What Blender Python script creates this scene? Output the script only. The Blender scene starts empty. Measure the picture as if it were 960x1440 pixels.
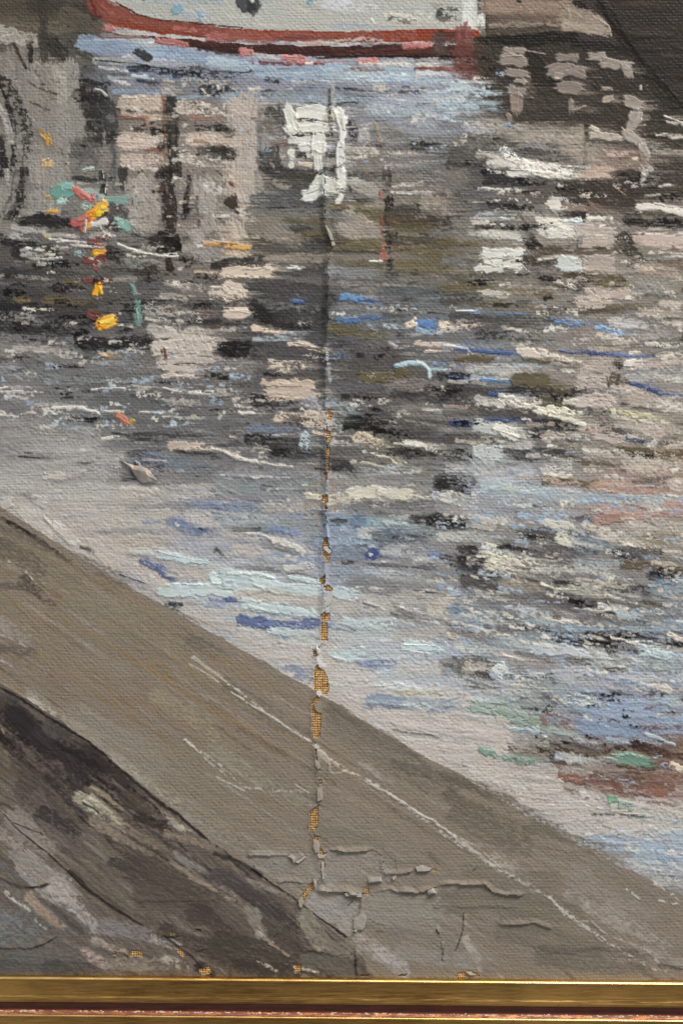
import bpy, math, random
import numpy as np
# light and relief levels
WORLD_L = 0.42
LAMP_LOC = (0.75, -0.85, 1.25); LAMP_SIZE = (1.3, 0.5); LAMP_W = 38.5
RELIEF = 0.45; BUMP_D = 0.52

# ------------------------------------------------------------------ scale
PX = 0.00025                      # one photograph pixel = 0.25 mm on the canvas
CX, CY = 480.0, 720.0             # picture centre, pixels
def wx(u): return (u - CX) * PX
def wz(v): return (CY - v) * PX   # picture hangs upright: x right, z up, faces -y

# ------------------------------------------------------------------ camera, world, lamp, exposure
scene = bpy.context.scene
DIST = 0.95
cam_d = bpy.data.cameras.new('camera')
cam_d.sensor_fit = 'VERTICAL'; cam_d.sensor_height = 36.0
cam_d.lens = 36.0 * DIST / (1440 * PX)
cam_d.clip_start = 0.01; cam_d.clip_end = 100
cam = bpy.data.objects.new('camera', cam_d)
cam.location = (0, -DIST, 0); cam.rotation_euler = (math.radians(90), 0, 0)
scene.collection.objects.link(cam); scene.camera = cam

world = bpy.data.worlds.new('World'); scene.world = world; world.use_nodes = True
bgn = world.node_tree.nodes['Background']
bgn.inputs[0].default_value = (0.94, 0.97, 1.0, 1); bgn.inputs[1].default_value = WORLD_L

def area_lamp(name, loc, size, power, col):
    ld = bpy.data.lights.new(name, 'AREA'); ld.shape = 'RECTANGLE'
    ld.size, ld.size_y = size; ld.energy = power; ld.color = col
    lo = bpy.data.objects.new(name, ld); scene.collection.objects.link(lo)
    lo.location = loc
    d = -np.array(loc); d = d / np.linalg.norm(d)
    from mathutils import Vector
    lo.rotation_euler = Vector(d).to_track_quat('-Z', 'Y').to_euler()
    return lo
area_lamp('window_lamp', LAMP_LOC, LAMP_SIZE, LAMP_W, (1.0, 0.97, 0.92))
vs = scene.view_settings
vs.view_transform = 'Standard'; vs.look = 'None'; vs.exposure = 0.0; vs.gamma = 1.0; vs.use_curve_mapping = False

# ------------------------------------------------------------------ paint engine
# The picture is painted stroke by stroke on a fine grid: every stroke lays down pigment
# (a colour attribute) and body (relief).  Strokes that stand apart become meshes of their own.
STEP = 1.25
U0, U1, V0, V1 = -30.0, 990.0, -30.0, 1396.0
us = np.arange(U0, U1 + .01, STEP); vs_ = np.arange(V0, V1 + .01, STEP)
NU, NV = len(us), len(vs_)
GX, GY = np.meshgrid(us, vs_)
_lat = np.random.RandomState(7).rand(16, 256, 256).astype(np.float32)
def vnoise(x, y, seed=0):
    L = _lat[seed % 16]; o = (seed // 16) * 37
    xi = np.floor(x); yi = np.floor(y)
    fx = x - xi; fy = y - yi
    fx = fx * fx * (3 - 2 * fx); fy = fy * fy * (3 - 2 * fy)
    xi = (xi.astype(np.int64) + o) & 255; yi = (yi.astype(np.int64) + o * 3) & 255
    x1 = (xi + 1) & 255; y1 = (yi + 1) & 255
    a = L[yi, xi]; b = L[yi, x1]; c = L[y1, xi]; d = L[y1, x1]
    return (a * (1 - fx) + b * fx) * (1 - fy) + (c * (1 - fx) + d * fx) * fy
def fbm(x, y, seed=0, n=3):
    s = 0; a = 1; t = 0
    for i in range(n):
        s = s + a * vnoise(x * 2 ** i, y * 2 ** i, seed + i); t += a; a *= .5
    return s / t
def sst(x):
    x = np.clip(x, 0, 1); return x * x * (3 - 2 * x)
def lin(c):
    c = np.asarray(c, float) / 255.0
    return np.where(c <= .04045, c / 12.92, ((c + .055) / 1.055) ** 2.4)
def hexc(s): return lin([int(s[i:i + 2], 16) for i in (0, 2, 4)])

PITCH = 4.1
weave = np.sin(GX * 2 * np.pi / PITCH + 1.2 * fbm(GX / 60, GY / 60, 3)) * np.sin(GY * 2 * np.pi / PITCH + 1.2 * fbm(GX / 60, GY / 60, 5))
# tooth: where a dry brush catches first, as an even 0..1 ranking
_T = .55 * vnoise(GX / 5.0, GY / 3.2, 1) + .42 * vnoise(GX / 2.5, GY / 2.3, 2) + .12 * weave
_rank = np.sort(_T.ravel())[::97]
TOOTH = np.interp(_T, _rank, np.linspace(0, 1, len(_rank))).astype(np.float32)

COL = np.zeros((NV, NU, 3)); HGT = np.zeros((NV, NU))
PARTS = []          # strokes kept as separate meshes: (j0, i0, alpha, colour, height)
_sn = [0]
def smooth_pts(pts):
    pts = np.array(pts, float)
    if len(pts) < 3: return pts
    P = np.vstack([2 * pts[0] - pts[1], pts, 2 * pts[-1] - pts[-2]]); out = []
    for i in range(1, len(P) - 2):
        p0, p1, p2, p3 = P[i - 1:i + 3]
        for t in (0, .25, .5, .75):
            out.append(.5 * (2 * p1 + (p2 - p0) * t + (2 * p0 - 5 * p1 + 4 * p2 - p3) * t * t + (3 * p1 - p0 - 3 * p2 + p3) * t ** 3))
    out.append(pts[-1]); return np.array(out)
def stroke(pts, w, rgb, dry=.2, h=.5, part=False, var=.17, rough=.34, opac=.93, pw=2.2, band=None):
    _sn[0] += 1; sd = _sn[0]
    w = w * 1.22
    P = smooth_pts(pts)
    if len(P) == 1 or np.allclose(P[0], P[-1]): P = np.array([P[0] - (w * .12, 0), P[0] + (w * .12, 0)])
    pad = w * .75 + 4
    i0 = max(0, int((P[:, 0].min() - pad - U0) / STEP)); i1 = min(NU, int((P[:, 0].max() + pad - U0) / STEP) + 2)
    j0 = max(0, int((P[:, 1].min() - pad - V0) / STEP)); j1 = min(NV, int((P[:, 1].max() + pad - V0) / STEP) + 2)
    if i1 - i0 < 2 or j1 - j0 < 2: return
    X = GX[j0:j1, i0:i1]; Y = GY[j0:j1, i0:i1]
    # wobble the outline a little
    Xw = X + (vnoise(X / 9, Y / 9, sd) - .5) * min(w * .35, 4); Yw = Y + (vnoise(X / 9, Y / 7, sd + 5) - .5) * min(w * .35, 4)
    seg = P[1:] - P[:-1]; sl = np.hypot(seg[:, 0], seg[:, 1]) + 1e-6; acc = np.concatenate([[0], np.cumsum(sl)]); Lt = acc[-1]
    best = np.full(X.shape, 1e9); S = np.zeros(X.shape); A = np.zeros(X.shape)
    n = len(seg)
    for k in range(n):
        ux, uy = seg[k] / sl[k]
        dx = Xw - P[k, 0]; dy = Yw - P[k, 1]
        t = dx * ux + dy * uy; s = -dx * uy + dy * ux
        lo = -1e9 if k == 0 else 0; hi = 1e9 if k == n - 1 else sl[k]
        tc = np.clip(t, 0, sl[k]); d = np.hypot(t - tc, s)
        m = d < best
        best = np.where(m, d, best); S = np.where(m, s, S); A = np.where(m, acc[k] + np.clip(t, lo, hi), A)
    hw = w / 2
    # the brush presses unevenly: its width and its line waver along the stroke
    wl = 10 + w * 1.6
    S = S + (vnoise(A / wl + sd * 1.3, A * 0 + sd, sd + 6) - .5) * hw * .5
    s = S / (hw * (.72 + .5 * vnoise(A / wl + sd * 2.9, A * 0 + sd * .7, sd + 7)))
    fat = part and h >= 1.75
    e = np.maximum(np.maximum(-A, A - Lt), 0) / (hw * (1.0 if fat else .75))
    if fat: pw = 2.0
    r = (np.abs(s) ** pw + e ** pw) ** (1 / pw)
    nb = max(2.0, w / 2.7)
    b = .65 * vnoise(s * nb + sd * 3.7, A / (16 + w * 1.2) + sd, sd + 1) + .35 * vnoise(s * nb * 2.1, A / 12 + sd, sd + 2)
    b = np.clip((b - .5) * 1.5 + .5, 0, 1)
    edge = 1 - r + rough * (vnoise(s * nb * .8 + 9 * sd, A / 14 + sd, sd + 3) - .5) * 2 * (.35 + e.clip(0, 1)) 
    tt = np.clip(A / max(Lt, 1), 0, 1)
    cov = 1 - dry * (.55 + .6 * tt) - .25 * dry * np.clip(r, 0, 1) ** 2
    T = .54 * TOOTH[j0:j1, i0:i1] + .46 * b
    if band is None: band = .10 if part else .13
    TT = TOOTH[j0:j1, i0:i1]
    a = sst((cov * 1.05 - T) / band + .5)
    soft = min(.6, (1.6 if part else 2.6) / hw)
    # ragged, dotted rim: the last paint of the brush only sits on the high threads
    if band >= .4: a = a * sst((edge + (.45 - TT) * .12) / min(.8, 5. / hw))
    else: a = a * sst((edge + (.45 - .6 * TT - .4 * b) * min(.6, (1.4 if fat else 4.0 if part else 5.0) / hw)) / soft)
    if not part: a = a * (.72 + .28 * sst(b * 1.6))
    C = np.asarray(rgb)[None, None, :] * (1 + var * 2 * (b - .5) + .06 * (vnoise(X / 5, Y / 4, sd + 8) - .5))[..., None]
    C = C * (1 + .05 * (vnoise(X / 30, Y / 20, sd + 4) - .5)[..., None] * np.array([1, .2, -1.2]))
    body = h * a * (.75 + .6 * (b - .5) + .45 * sst((np.abs(s) - .55) / .3))
    sub = COL[j0:j1, i0:i1]
    sub[:] = sub + (C - sub) * (a * opac)[..., None]
    HGT[j0:j1, i0:i1] += body
    if part: PARTS.append((j0, i0, a, sub.copy(), HGT[j0:j1, i0:i1].copy()))
def inpoly(X, Y, poly):
    m = np.zeros(X.shape, bool); n = len(poly)
    for k in range(n):
        x0, y0 = poly[k]; x1, y1 = poly[(k + 1) % n]
        if y0 == y1: continue
        c = ((y0 > Y) != (y1 > Y)) & (X < (x1 - x0) * (Y - y0) / (y1 - y0) + x0)
        m ^= c
    return m
def fill(poly, rgb, amp=3., h=.2, var=.08, sc=(40, 8), seed=0, opac=1.0):
    P = np.array(poly, float)
    i0 = max(0, int((P[:, 0].min() - 10 - U0) / STEP)); i1 = min(NU, int((P[:, 0].max() + 10 - U0) / STEP) + 2)
    j0 = max(0, int((P[:, 1].min() - 10 - V0) / STEP)); j1 = min(NV, int((P[:, 1].max() + 10 - V0) / STEP) + 2)
    X = GX[j0:j1, i0:i1]; Y = GY[j0:j1, i0:i1]
    m = inpoly(X + (fbm(X / 12, Y / 12, seed) - .5) * amp * 2, Y + (fbm(X / 12, Y / 12, seed + 4) - .5) * amp * 2, poly)
    a = m * opac
    f = 1 + var * 2 * (fbm(X / sc[0], Y / sc[1], seed + 2) - .5)
    C = np.asarray(rgb)[None, None] * f[..., None]
    sub = COL[j0:j1, i0:i1]; sub[:] = sub + (C - sub) * a[..., None]
    HGT[j0:j1, i0:i1] += m * h
def soften(c):
    # the palette is greyed with mixing white; blues and greens most
    g = float(c @ np.array([.3, .55, .15]))
    mx, mn = float(c.max()), float(c.min()); sat = (mx - mn) / (mx + 1e-6)
    if c[2] > c[0] * 1.06:
        k = .34 if c[1] < c[2] * .93 else .48
        return (c + (g - c) * k) * (np.array([.97, 1.03, .97]) if k < .4 else np.array([1.03, .99, 1.0]))
    if mx > .25 and c[2] < c[1] * .4 and c[1] > c[0] * .3: return c          # the yellows stay pure
    return c + (g - c) * (.08 if sat < .5 else .34 if mx > .2 else .20)
TILE_BAND = [None]
def tile(ox, oy, txt, sc=3.0):
    """lines:  colour width dryness body[!] | x,y x,y ...   in enlarged coordinates of that patch"""
    for ln in txt.strip().splitlines():
        ln = ln.strip()
        if not ln or ln[0] == '#': continue
        hd, pt = ln.split('|'); f = hd.split()
        part = f[-1] == '!'
        if part: f = f[:-1]
        c = soften(hexc(f[0])); w = float(f[1]) / sc; dry = float(f[2]) if len(f) > 2 else .2; h = float(f[3]) if len(f) > 3 else (1.4 if part else .5)
        pts = [(ox + float(a) / sc, oy + float(b) / sc) for a, b in (q.split(',') for q in pt.split())]
        # marks read off at the edge of a patch run on into the next one
        ez = [float(q.split(',')[0]) for q in pt.split()]
        if not part and len(pts) > 1:
            if 0 <= ez[0] <= 4: pts[0] = (pts[0][0] - 2 - 22 * rng.random(), pts[0][1])
            if 955 <= ez[-1] <= 962: pts[-1] = (pts[-1][0] + 2 + 22 * rng.random(), pts[-1][1])
        stroke(pts, w, c, dry, h, part, band=None if part or w < 6 else TILE_BAND[0])

# ------------------------------------------------------------------ the picture, painted
rng = random.Random(11)
# underpainting: broad tones, one swatch each 80 x 60 px
_B = """48423a 464038 b9b6ac bebcb4 bcbebc bec0bc bcbcb4 bab4a8 6e5f52 7a6c60 5f544a 423c37
78726a 5f5c58 828ca0 787e8a 80869a 8c919b 878a92 96989c 50463f 463e38 48423c 3a3632
6e6a64 55524e 786f68 6e6862 87827c 78787a 82848a 969ba5 5f5850 4e463f 48423c 3e3a36
7d7871 696661 877d73 827a72 968f88 6e6a68 787470 6e6c6a 6e6a64 8c867e 695f56 5a544d
736e68 78746e 787068 7d766f 878078 6e6b68 787169 706a64 5f5c5a 78726b 5f5a55 6e675f
64615d 6e6b68 736d67 827a72 766f64 64605a 807768 696256 7d7972 878179 877e75 787069
55524e 5f5b55 625e5a 736c66 6e675f 625f5c 6e6a62 666157 787368 827b70 878076 827a70
504f4e 5a5857 64615f 64615e 5f5c5a 5c5c5e 696968 6e7073 64625d 787672 7d766e 736e67
73706c 6c6b69 73706c 736c66 5f5c5a 555250 5f5a54 64615f 78787b 827d76 91887f 7d7873
787675 696969 646464 696867 6e6b68 6e6d6d 5c5856 5c5855 76726e 73706c 8c847c 918980
8c8986 807e7c 73716f 6e6c6a 6c6b6b 5f5e5e 6e6a64 5f5b58 878786 706c68 827a70 82766a
9b9794 96928f 878483 7d7b7b 828286 878685 87837d 787470 8c9198 8c8e92 8c8078 968278
9b9794 a5a09a 9b9999 96969b 8c8c8f 878a92 7d8086 828282 787470 827f7a 827e7a 8c8478
a59e98 a59e98 a5a09c a5a8a8 a0a3a5 96989e 7d7c7e 7d7a78 6e6b67 6e6b66 73706e 787573
a59e98 a59e98 a09e9e 9ba0a5 a0a5a6 a0a2a3 969696 8c8b8a 76787c 737374 6c6a68 737476
a59e98 a59e98 a59e98 a59e98 aaa5a0 b2ada8 a5a8af 9ba0a8 878a8c 8c8e90 8c8a8a 828284
b0a8a0 b0a8a0 b0a8a0 b0a8a0 b0a8a0 b9b2aa b4b0ac aaaaaa a0a2a0 8c918e 919baf 8c919b
b0a8a0 b0a8a0 b0a8a0 b0a8a0 b0a8a0 b9b2aa b4b0ac bcb4ac afa8a0 786e64 7d6c60 766256
b0a8a0 b0a8a0 b0a8a0 b0a8a0 b0a8a0 b0a8a0 b0a8a0 b0a8a0 b4aca3 b2aaa2 a59e96 96877d
a0a0a0 a0a0a0 a0a0a0 a0a0a0 a0a0a0 a0a0a0 a0a0a0 a0a0a0 a0a0a0 a5a5a5 a5a8ac a5a8af
969696 969696 969696 969696 969696 969696 969696 969696 969696 969696 969696 9a9a9a
78706a 78706a 78706a 78706a 78706a 78706a 78706a 78706a 78706a 78706a 78706a 78706a
78706a 78706a 78706a 78706a 78706a 78706a 78706a 78706a 78706a 78706a 78706a 78706a
78706a 78706a 78706a 78706a 78706a 78706a 78706a 78706a 78706a 78706a 78706a 78706a"""
SW = np.array([[hexc(c) for c in r.split()] for r in _B.splitlines()])
SW[11:16, 7:] *= 1.18; SW[12:19, :7] *= 1.08
def base_at(x, y):
    fx = np.clip((x - 40) / 80, 0, SW.shape[1] - 1.001); fy = np.clip((y - 30) / 60, 0, SW.shape[0] - 1.001)
    i = np.floor(fx).astype(int); j = np.floor(fy).astype(int); a = (fx - i)[..., None]; b = (fy - j)[..., None]
    return (SW[j, i] * (1 - a) + SW[j, i + 1] * a) * (1 - b) + (SW[j + 1, i] * (1 - a) + SW[j + 1, i + 1] * a) * b
_wxn = (fbm(GX / 50, GY / 14, 6) - .5) * 60; _wyn = (fbm(GX / 60, GY / 16, 9) - .5) * 34
COL[:] = base_at(GX + _wxn, GY + _wyn) * (.78 + .44 * fbm(GX / 26, GY / 4.5, 12))[..., None]
HGT += .8 * fbm(GX / 20, GY / 5, 14)

QUAY = [(-40, 690), (0, 712), (50, 744), (100, 776), (160, 812), (200, 834), (250, 862), (310, 896), (380, 935), (440, 970), (500, 1006), (560, 1043), (640, 1085), (720, 1135), (800, 1180), (850, 1208), (900, 1230), (960, 1262), (1000, 1283)]
def quay_y(x): return np.interp(x, [p[0] for p in QUAY], [p[1] for p in QUAY])
# loose water strokes
for k in range(5200):
    x = rng.uniform(-25, 985); y = rng.uniform(60, 1270)
    if y > quay_y(x) - 4: continue
    sx = sst(np.array((x - 300) / 500.)); sy = sst(np.array((y - 480) / 260.))
    ang = math.radians(rng.gauss(0, 3) + 11 * float(sx * sy) + (4 * float(sy)))
    calm = y > quay_y(x) - 170 and x < 700
    L = rng.uniform(8, 46) * (1.4 if calm else 1); w = rng.uniform(2.2, 7.5) * (1.5 if calm else 1)
    c = base_at(np.array(x), np.array(y)); q = rng.random()
    if calm: c = c * rng.uniform(.84, 1.16) * np.array([rng.uniform(.95, 1.06), 1, rng.uniform(.96, 1.08)])
    elif q < .40: c = c * rng.uniform(.8, 1.2)
    elif q < .66: c = c * rng.uniform(.30, .55)
    elif q < .90: c = np.minimum(c * rng.uniform(1.4, 2.1) + .03, .62) * np.array([1.02, 1, .97])
    else: c = c * np.array([.85, 1.0, 1.3]) * rng.uniform(.9, 1.3)
    if x < 330 and y < 330 and rng.random() < .6: continue
    stroke([(x, y), (x + L * math.cos(ang), y + L * math.sin(ang))], w, c, rng.uniform(.3, .8), rng.uniform(.3, .9), opac=.85)

# ---- top left: mooring, boat stern, post reflections
tile(0, 0, """
5a5245 100 .15 | 0,40 380,30
4a443a 70 .4 | 150,20 400,60
6a6254 60 .3 | 0,110 300,110
5c564a 70 .1 | 270,60 400,130
48433b 40 .3 | 185,0 190,180
a09a90 55 .35 | 10,150 150,160
c0bbb0 7 .2 .8 | 5,155 60,140
7c766e 120 .2 | 60,250 60,420
2e2c2a 26 .2 | 120,190 135,280
3a3733 20 .25 | 55,180 110,285
4a463e 40 .3 | 180,130 190,250
3f3b34 52 .3 | 220,180 270,230
4b453b 30 .3 | 290,180 395,250
857f77 150 .1 | 200,330 200,740
8f8a82 90 .25 | 280,290 300,560
9b958c 40 .4 | 260,300 260,420
5b554a 16 .4 | 150,300 190,360
4d473b 13 .4 | 120,340 180,380 250,400
544c3e 13 .4 | 130,430 210,465
77716a 40 .4 | 150,560 260,640
36332f 46 .5 | 0,290 60,400 110,540 115,730
25231f 30 .35 | 0,340 35,450 62,590 60,720
8a857e 16 .5 | 40,250 90,400
a8a39b 30 .1 1.4 | -10,450 25,515 55,600
2a2825 50 .2 | -5,590 15,730
7d8fb0 55 .12 | 345,185 520,200 760,235 960,272
93a3c0 18 .5 | 400,170 640,170
8ea0bc 22 .45 | 620,225 960,262
9c9c9a 30 .5 | 400,255 960,292
b8b3a8 12 .3 | 520,240 600,232
35373d 30 .08 1.5 ! | 580,215 622,250
2d2d2f 8 .2 .8 | 400,255 560,268 690,288
30313a 30 .35 | 540,290 720,296
3a3c42 20 .25 | 585,338 660,355
c3bfb6 14 .3 .8 | 420,280 540,300
b8b3ab 20 .4 .8 | 460,330 550,358
b8bfc8 14 .3 | 560,320 650,332
55565a 18 .4 | 340,290 400,300
2c2c2c 40 .4 | 345,350 470,362
3a3733 60 .35 | 335,410 440,405
6f83a0 22 .4 | 700,330 960,340
7f92ac 20 .35 | 480,388 700,385
8496ae 26 .45 | 740,420 960,392
33322f 50 .6 | 740,312 960,310
2f2e2c 60 .62 | 860,370 960,362
b5ab9f 20 .6 .8 | 770,340 960,350
3b3935 110 .3 | 400,425 420,560
2b2a28 26 .25 | 345,340 342,450
4a4a4a 60 .15 | 465,440 475,530
b5b2aa 13 .1 1.3 ! | 400,378 430,382 452,402
6a6966 26 .2 | 460,490 480,510
55554f 14 .3 | 395,520 420,535
b9a898 62 .22 .9 | 520,432 680,440
c4b3a4 16 .3 .9 ! | 520,412 610,408
b9a898 28 .3 .8 | 520,482 680,495
8a4a2c 18 .35 .8 | 510,492 620,500
33302d 40 .6 | 560,540 680,540
3a3835 36 .3 | 380,585 560,582
c0b0a2 60 .3 .9 | 520,600 690,606
c0b0a2 60 .4 .9 | 530,685 690,695
8c4e30 20 .25 .9 | 620,640 700,628
6b4a2e 20 .2 | 695,420 692,560
8f5a3a 15 .3 | 690,400 695,680
332f2a 56 .22 .9 | 728,420 730,560 745,725
908c86 40 .35 .8 | 690,380 750,385
b8aa9a 14 .5 .9 | 690,340 740,345
c0b3a4 60 .5 .9 | 765,450 950,465
a46a4a 25 .4 | 800,490 950,502
3a3632 40 .6 | 840,540 960,540
bcab9b 60 .35 .9 | 800,580 960,590
9c7058 16 .4 | 820,592 940,615
35322f 40 .5 | 850,640 960,640
c6bcae 50 .5 .9 | 770,660 850,690
d8d6d0 30 .6 1 | 880,660 960,690
5c5b58 110 .5 | 345,630 385,700
55565a 22 .2 | 480,600 480,730
807c76 20 .4 | 440,560 440,730
8a6f3a 18 .3 1 | 165,548 215,575
b08a3c 26 .3 1.6 ! | 185,572 212,605
d0a860 28 .15 1.6 ! | 182,690 220,690
e0c074 10 .3 1.6 ! | 180,678 205,672
8fc0a8 16 .3 1.2 ! | 350,716 395,708
""")
# ---- the white hull with its rust boot top
fill([(146, -40), (152, 2), (170, 14), (200, 24), (260, 34), (330, 42), (480, 46), (600, 42), (682, 36), (684, -40)], hexc('a1a19a'), 2, .4, .05, (60, 10), 3)
for k in range(46):
    x = rng.uniform(165, 660); y = rng.uniform(-30, 4 + 36 * min(1, (x - 150) / 110.))
    stroke([(x, y), (x + rng.uniform(30, 90), y + rng.uniform(1, 5))], rng.uniform(6, 12), hexc(rng.choice(['a5a49c', '9c9d98', 'a9a69c', '9a9fa0', '949ca2', 'aeaba2'])), rng.uniform(.3, .7), .4)
# BOOT: the rust stripe and the dark wale under it
fill([(122, -40), (126, 0), (136, 22), (160, 37), (230, 48), (320, 55), (480, 60), (600, 58), (674, 52), (674, 42), (600, 41), (480, 45), (330, 41), (260, 33), (200, 23), (170, 13), (152, 1), (146, -40)], hexc('8c3f2a'), 2, .5, .16, (30, 5), 6)
fill([(196, 50), (260, 55), (330, 62), (480, 65), (600, 63), (674, 64), (674, 82), (600, 82), (480, 80), (330, 75), (260, 66)], hexc('50302a'), 2, .4, .15, (40, 4), 9)
tile(0, 0, """
8a3c24 76 .08 .8 | 400,-60 415,20 450,55 520,72
8f4026 52 .08 .8 | 450,60 560,88 700,108 960,145
a05038 20 .5 .8 | 430,20 480,66 600,96
3e2a22 8 .2 .6 | 490,10 600,66 760,92 960,118
6e2f20 20 .5 | 380,-40 400,40 440,84
6f4a48 12 .3 | 400,120 520,150 620,155
8c3a30 9 .35 | 410,155 520,160 630,160
a8a098 12 .5 | 480,135 640,150
c0685e 26 .2 1.2 ! | 452,120 482,118
a04838 10 .4 | 440,100 520,118
4a2c26 26 .15 .8 | 840,200 960,222
5c352c 18 .3 | 690,160 960,195
b05a50 26 .2 1.3 ! | 660,170 790,188
c87068 10 .4 1.3 ! | 670,178 780,196
c06058 32 .18 1.4 ! | 880,158 950,162
b05a4c 26 .62 .9 | 740,122 960,142
6f9cb8 14 .2 1 ! | 600,2 612,4
6f9cb8 12 .2 1 ! | 650,4 664,2
6a9cba 34 .2 1.2 ! | 738,48 760,36
78a4be 24 .2 1.2 ! | 845,50 848,82
""")
tile(320, 0, """
9a4a3a 40 .40 .9 | 0,148 200,158 480,160 780,150
8a3a2c 24 .62 .9 | 200,160 500,162 780,148
b0a698 22 .6 .8 | 300,190 560,170 720,180
4f2c26 40 .08 .8 | -20,198 200,212 440,218 700,205 880,215
5f342a 30 .15 .8 | 440,225 700,222 880,215
35241f 12 .3 .8 | 380,245 640,240 860,240
7a352a 22 .3 .8 | 100,262 300,275 440,265
b07a70 10 .5 | 330,258 560,262
c06a60 30 .15 1.4 ! | 60,222 92,222
c0665c 30 .15 1.5 ! | 240,248 318,252
d07a70 16 .3 1.5 ! | 230,240 290,240
c86c62 26 .12 1.4 ! | 556,258 618,258
d08078 10 .3 1.4 ! | 556,250 615,252
b85a50 32 .2 1.4 ! | 750,192 850,186
b5aca0 18 .4 .9 | 110,235 220,245
cfc8bc 14 .3 1 | 330,265 360,268
40454a 60 .1 1 ! | 70,-20 92,26
3a3e42 50 .12 .9 | 110,-10 110,40
c4c2ba 16 .1 1 ! | 95,-5 105,8
6a9cba 18 .2 1.2 ! | 345,16 352,2
a9b4b8 60 .5 | 420,20 640,30
bcb8ac 40 .6 .8 | 680,70 880,60
5a5650 26 .72 .8 | 680,80 830,100
3d3936 60 .55 .8 | 900,60 950,60
8a867c 20 .5 | 860,20 930,30
d0ccc2 10 .2 1.2 ! | 606,78 616,100
5c382e 60 .2 .9 | 900,160 960,160
5d4a42 60 .2 | 890,160 900,210
9aa8bc 50 .25 | 0,262 120,285
8899b4 60 .25 | 130,300 460,310
93a2b8 60 .25 | 420,310 960,330
7d3c2c 20 .55 .8 | 520,292 660,300
7a3a2a 26 .25 .8 | 790,285 960,290
6b3527 30 .2 .8 | 890,300 960,305
c4bcb0 18 .45 .9 | 560,272 900,272
33353a 10 .2 .8 | 0,302 80,305 100,295
2f3034 24 .35 | 160,340 215,352
b4b6b4 16 .5 .8 | 270,345 440,350
a9b4c4 36 .4 | 480,320 760,330
bcc2c8 26 .45 .9 | 800,310 950,320
363636 16 .45 | 450,372 700,388
3a3a3a 22 .45 | 730,392 830,382
a8aeb4 40 .35 .9 | 830,400 960,390
35342f 30 .7 | 0,372 60,378
b3aa9e 22 .3 .9 ! | 90,385 130,378
3b3a3a 30 .5 | 150,392 230,400
7f90a8 40 .4 | 0,420 300,410
8f9dac 40 .45 | 280,420 640,430
9ba5b0 50 .5 | 600,470 960,455
34332f 20 .45 | 320,436 400,442
34332f 16 .5 | 460,438 550,436
3c3936 26 .6 | 800,440 900,450
""")
tile(320, 0, """
a89b90 130 .12 .7 | 65,460 60,740
b0a296 50 .3 .8 | 20,450 110,470
3a3733 36 .2 .8 | 0,535 20,560
3a3733 50 .25 .8 | 0,640 22,660
5e6466 26 .4 | 140,470 140,720
3c3a37 70 .4 | 190,480 200,560
6f6a62 60 .3 | 180,530 230,560
6a5546 36 .3 | 190,600 240,600
474542 90 .3 | 180,650 200,730
c8c6bc 54 .06 2.2 ! | 262,470 272,530
cac8be 50 .06 2.2 ! | 310,475 430,490
b9b19e 40 .1 1.8 ! | 425,500 440,470
b98f6a 14 .1 1.8 ! | 300,505 302,512
c6c4ba 44 .06 2.2 ! | 262,545 278,560
c9c7bd 50 .05 2.4 ! | 320,538 425,542
3a3633 20 .1 | 310,500 370,506
35322f 24 .1 | 260,575 400,572
c6c4ba 40 .07 2.2 ! | 270,598 330,600
c8c6bc 42 .07 2.4 ! | 320,625 400,625
c8c6bc 50 .06 2.4 ! | 378,590 375,650
c4c2b8 34 .06 2.2 ! | 372,650 382,715
c6c4ba 28 .07 2.2 ! | 268,640 270,700
c0b2a2 26 .2 1.6 ! | 300,690 350,700
38352f 34 .25 | 300,662 340,668
3a3835 30 .2 | 432,380 440,720
9a9a98 20 .3 .9 | 440,360 445,450
d0cfc6 36 .05 2.4 ! | 470,470 482,580
c8c6bc 24 .05 2.2 ! | 495,500 496,545
ccc9c0 34 .06 2.3 ! | 482,610 474,690
c4c2ba 26 .1 2 ! | 485,712 490,720
35332f 46 .5 | 520,520 540,600
b0aaa0 50 .35 .9 | 570,540 580,600
8f7f62 20 .25 .9 ! | 625,520 640,600
b4ada2 30 .45 .9 | 500,630 700,650
c0b9ae 14 .4 1 | 500,665 680,655
77685a 22 .3 | 620,670 630,730
6a6560 50 .45 | 670,540 760,620
b9b6b0 34 .6 .9 | 780,510 900,500
4a4743 60 .55 | 800,620 940,640
6c6a68 40 .5 | 760,580 940,590
c2bdb2 20 .6 .9 | 700,640 840,650
""")
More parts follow.
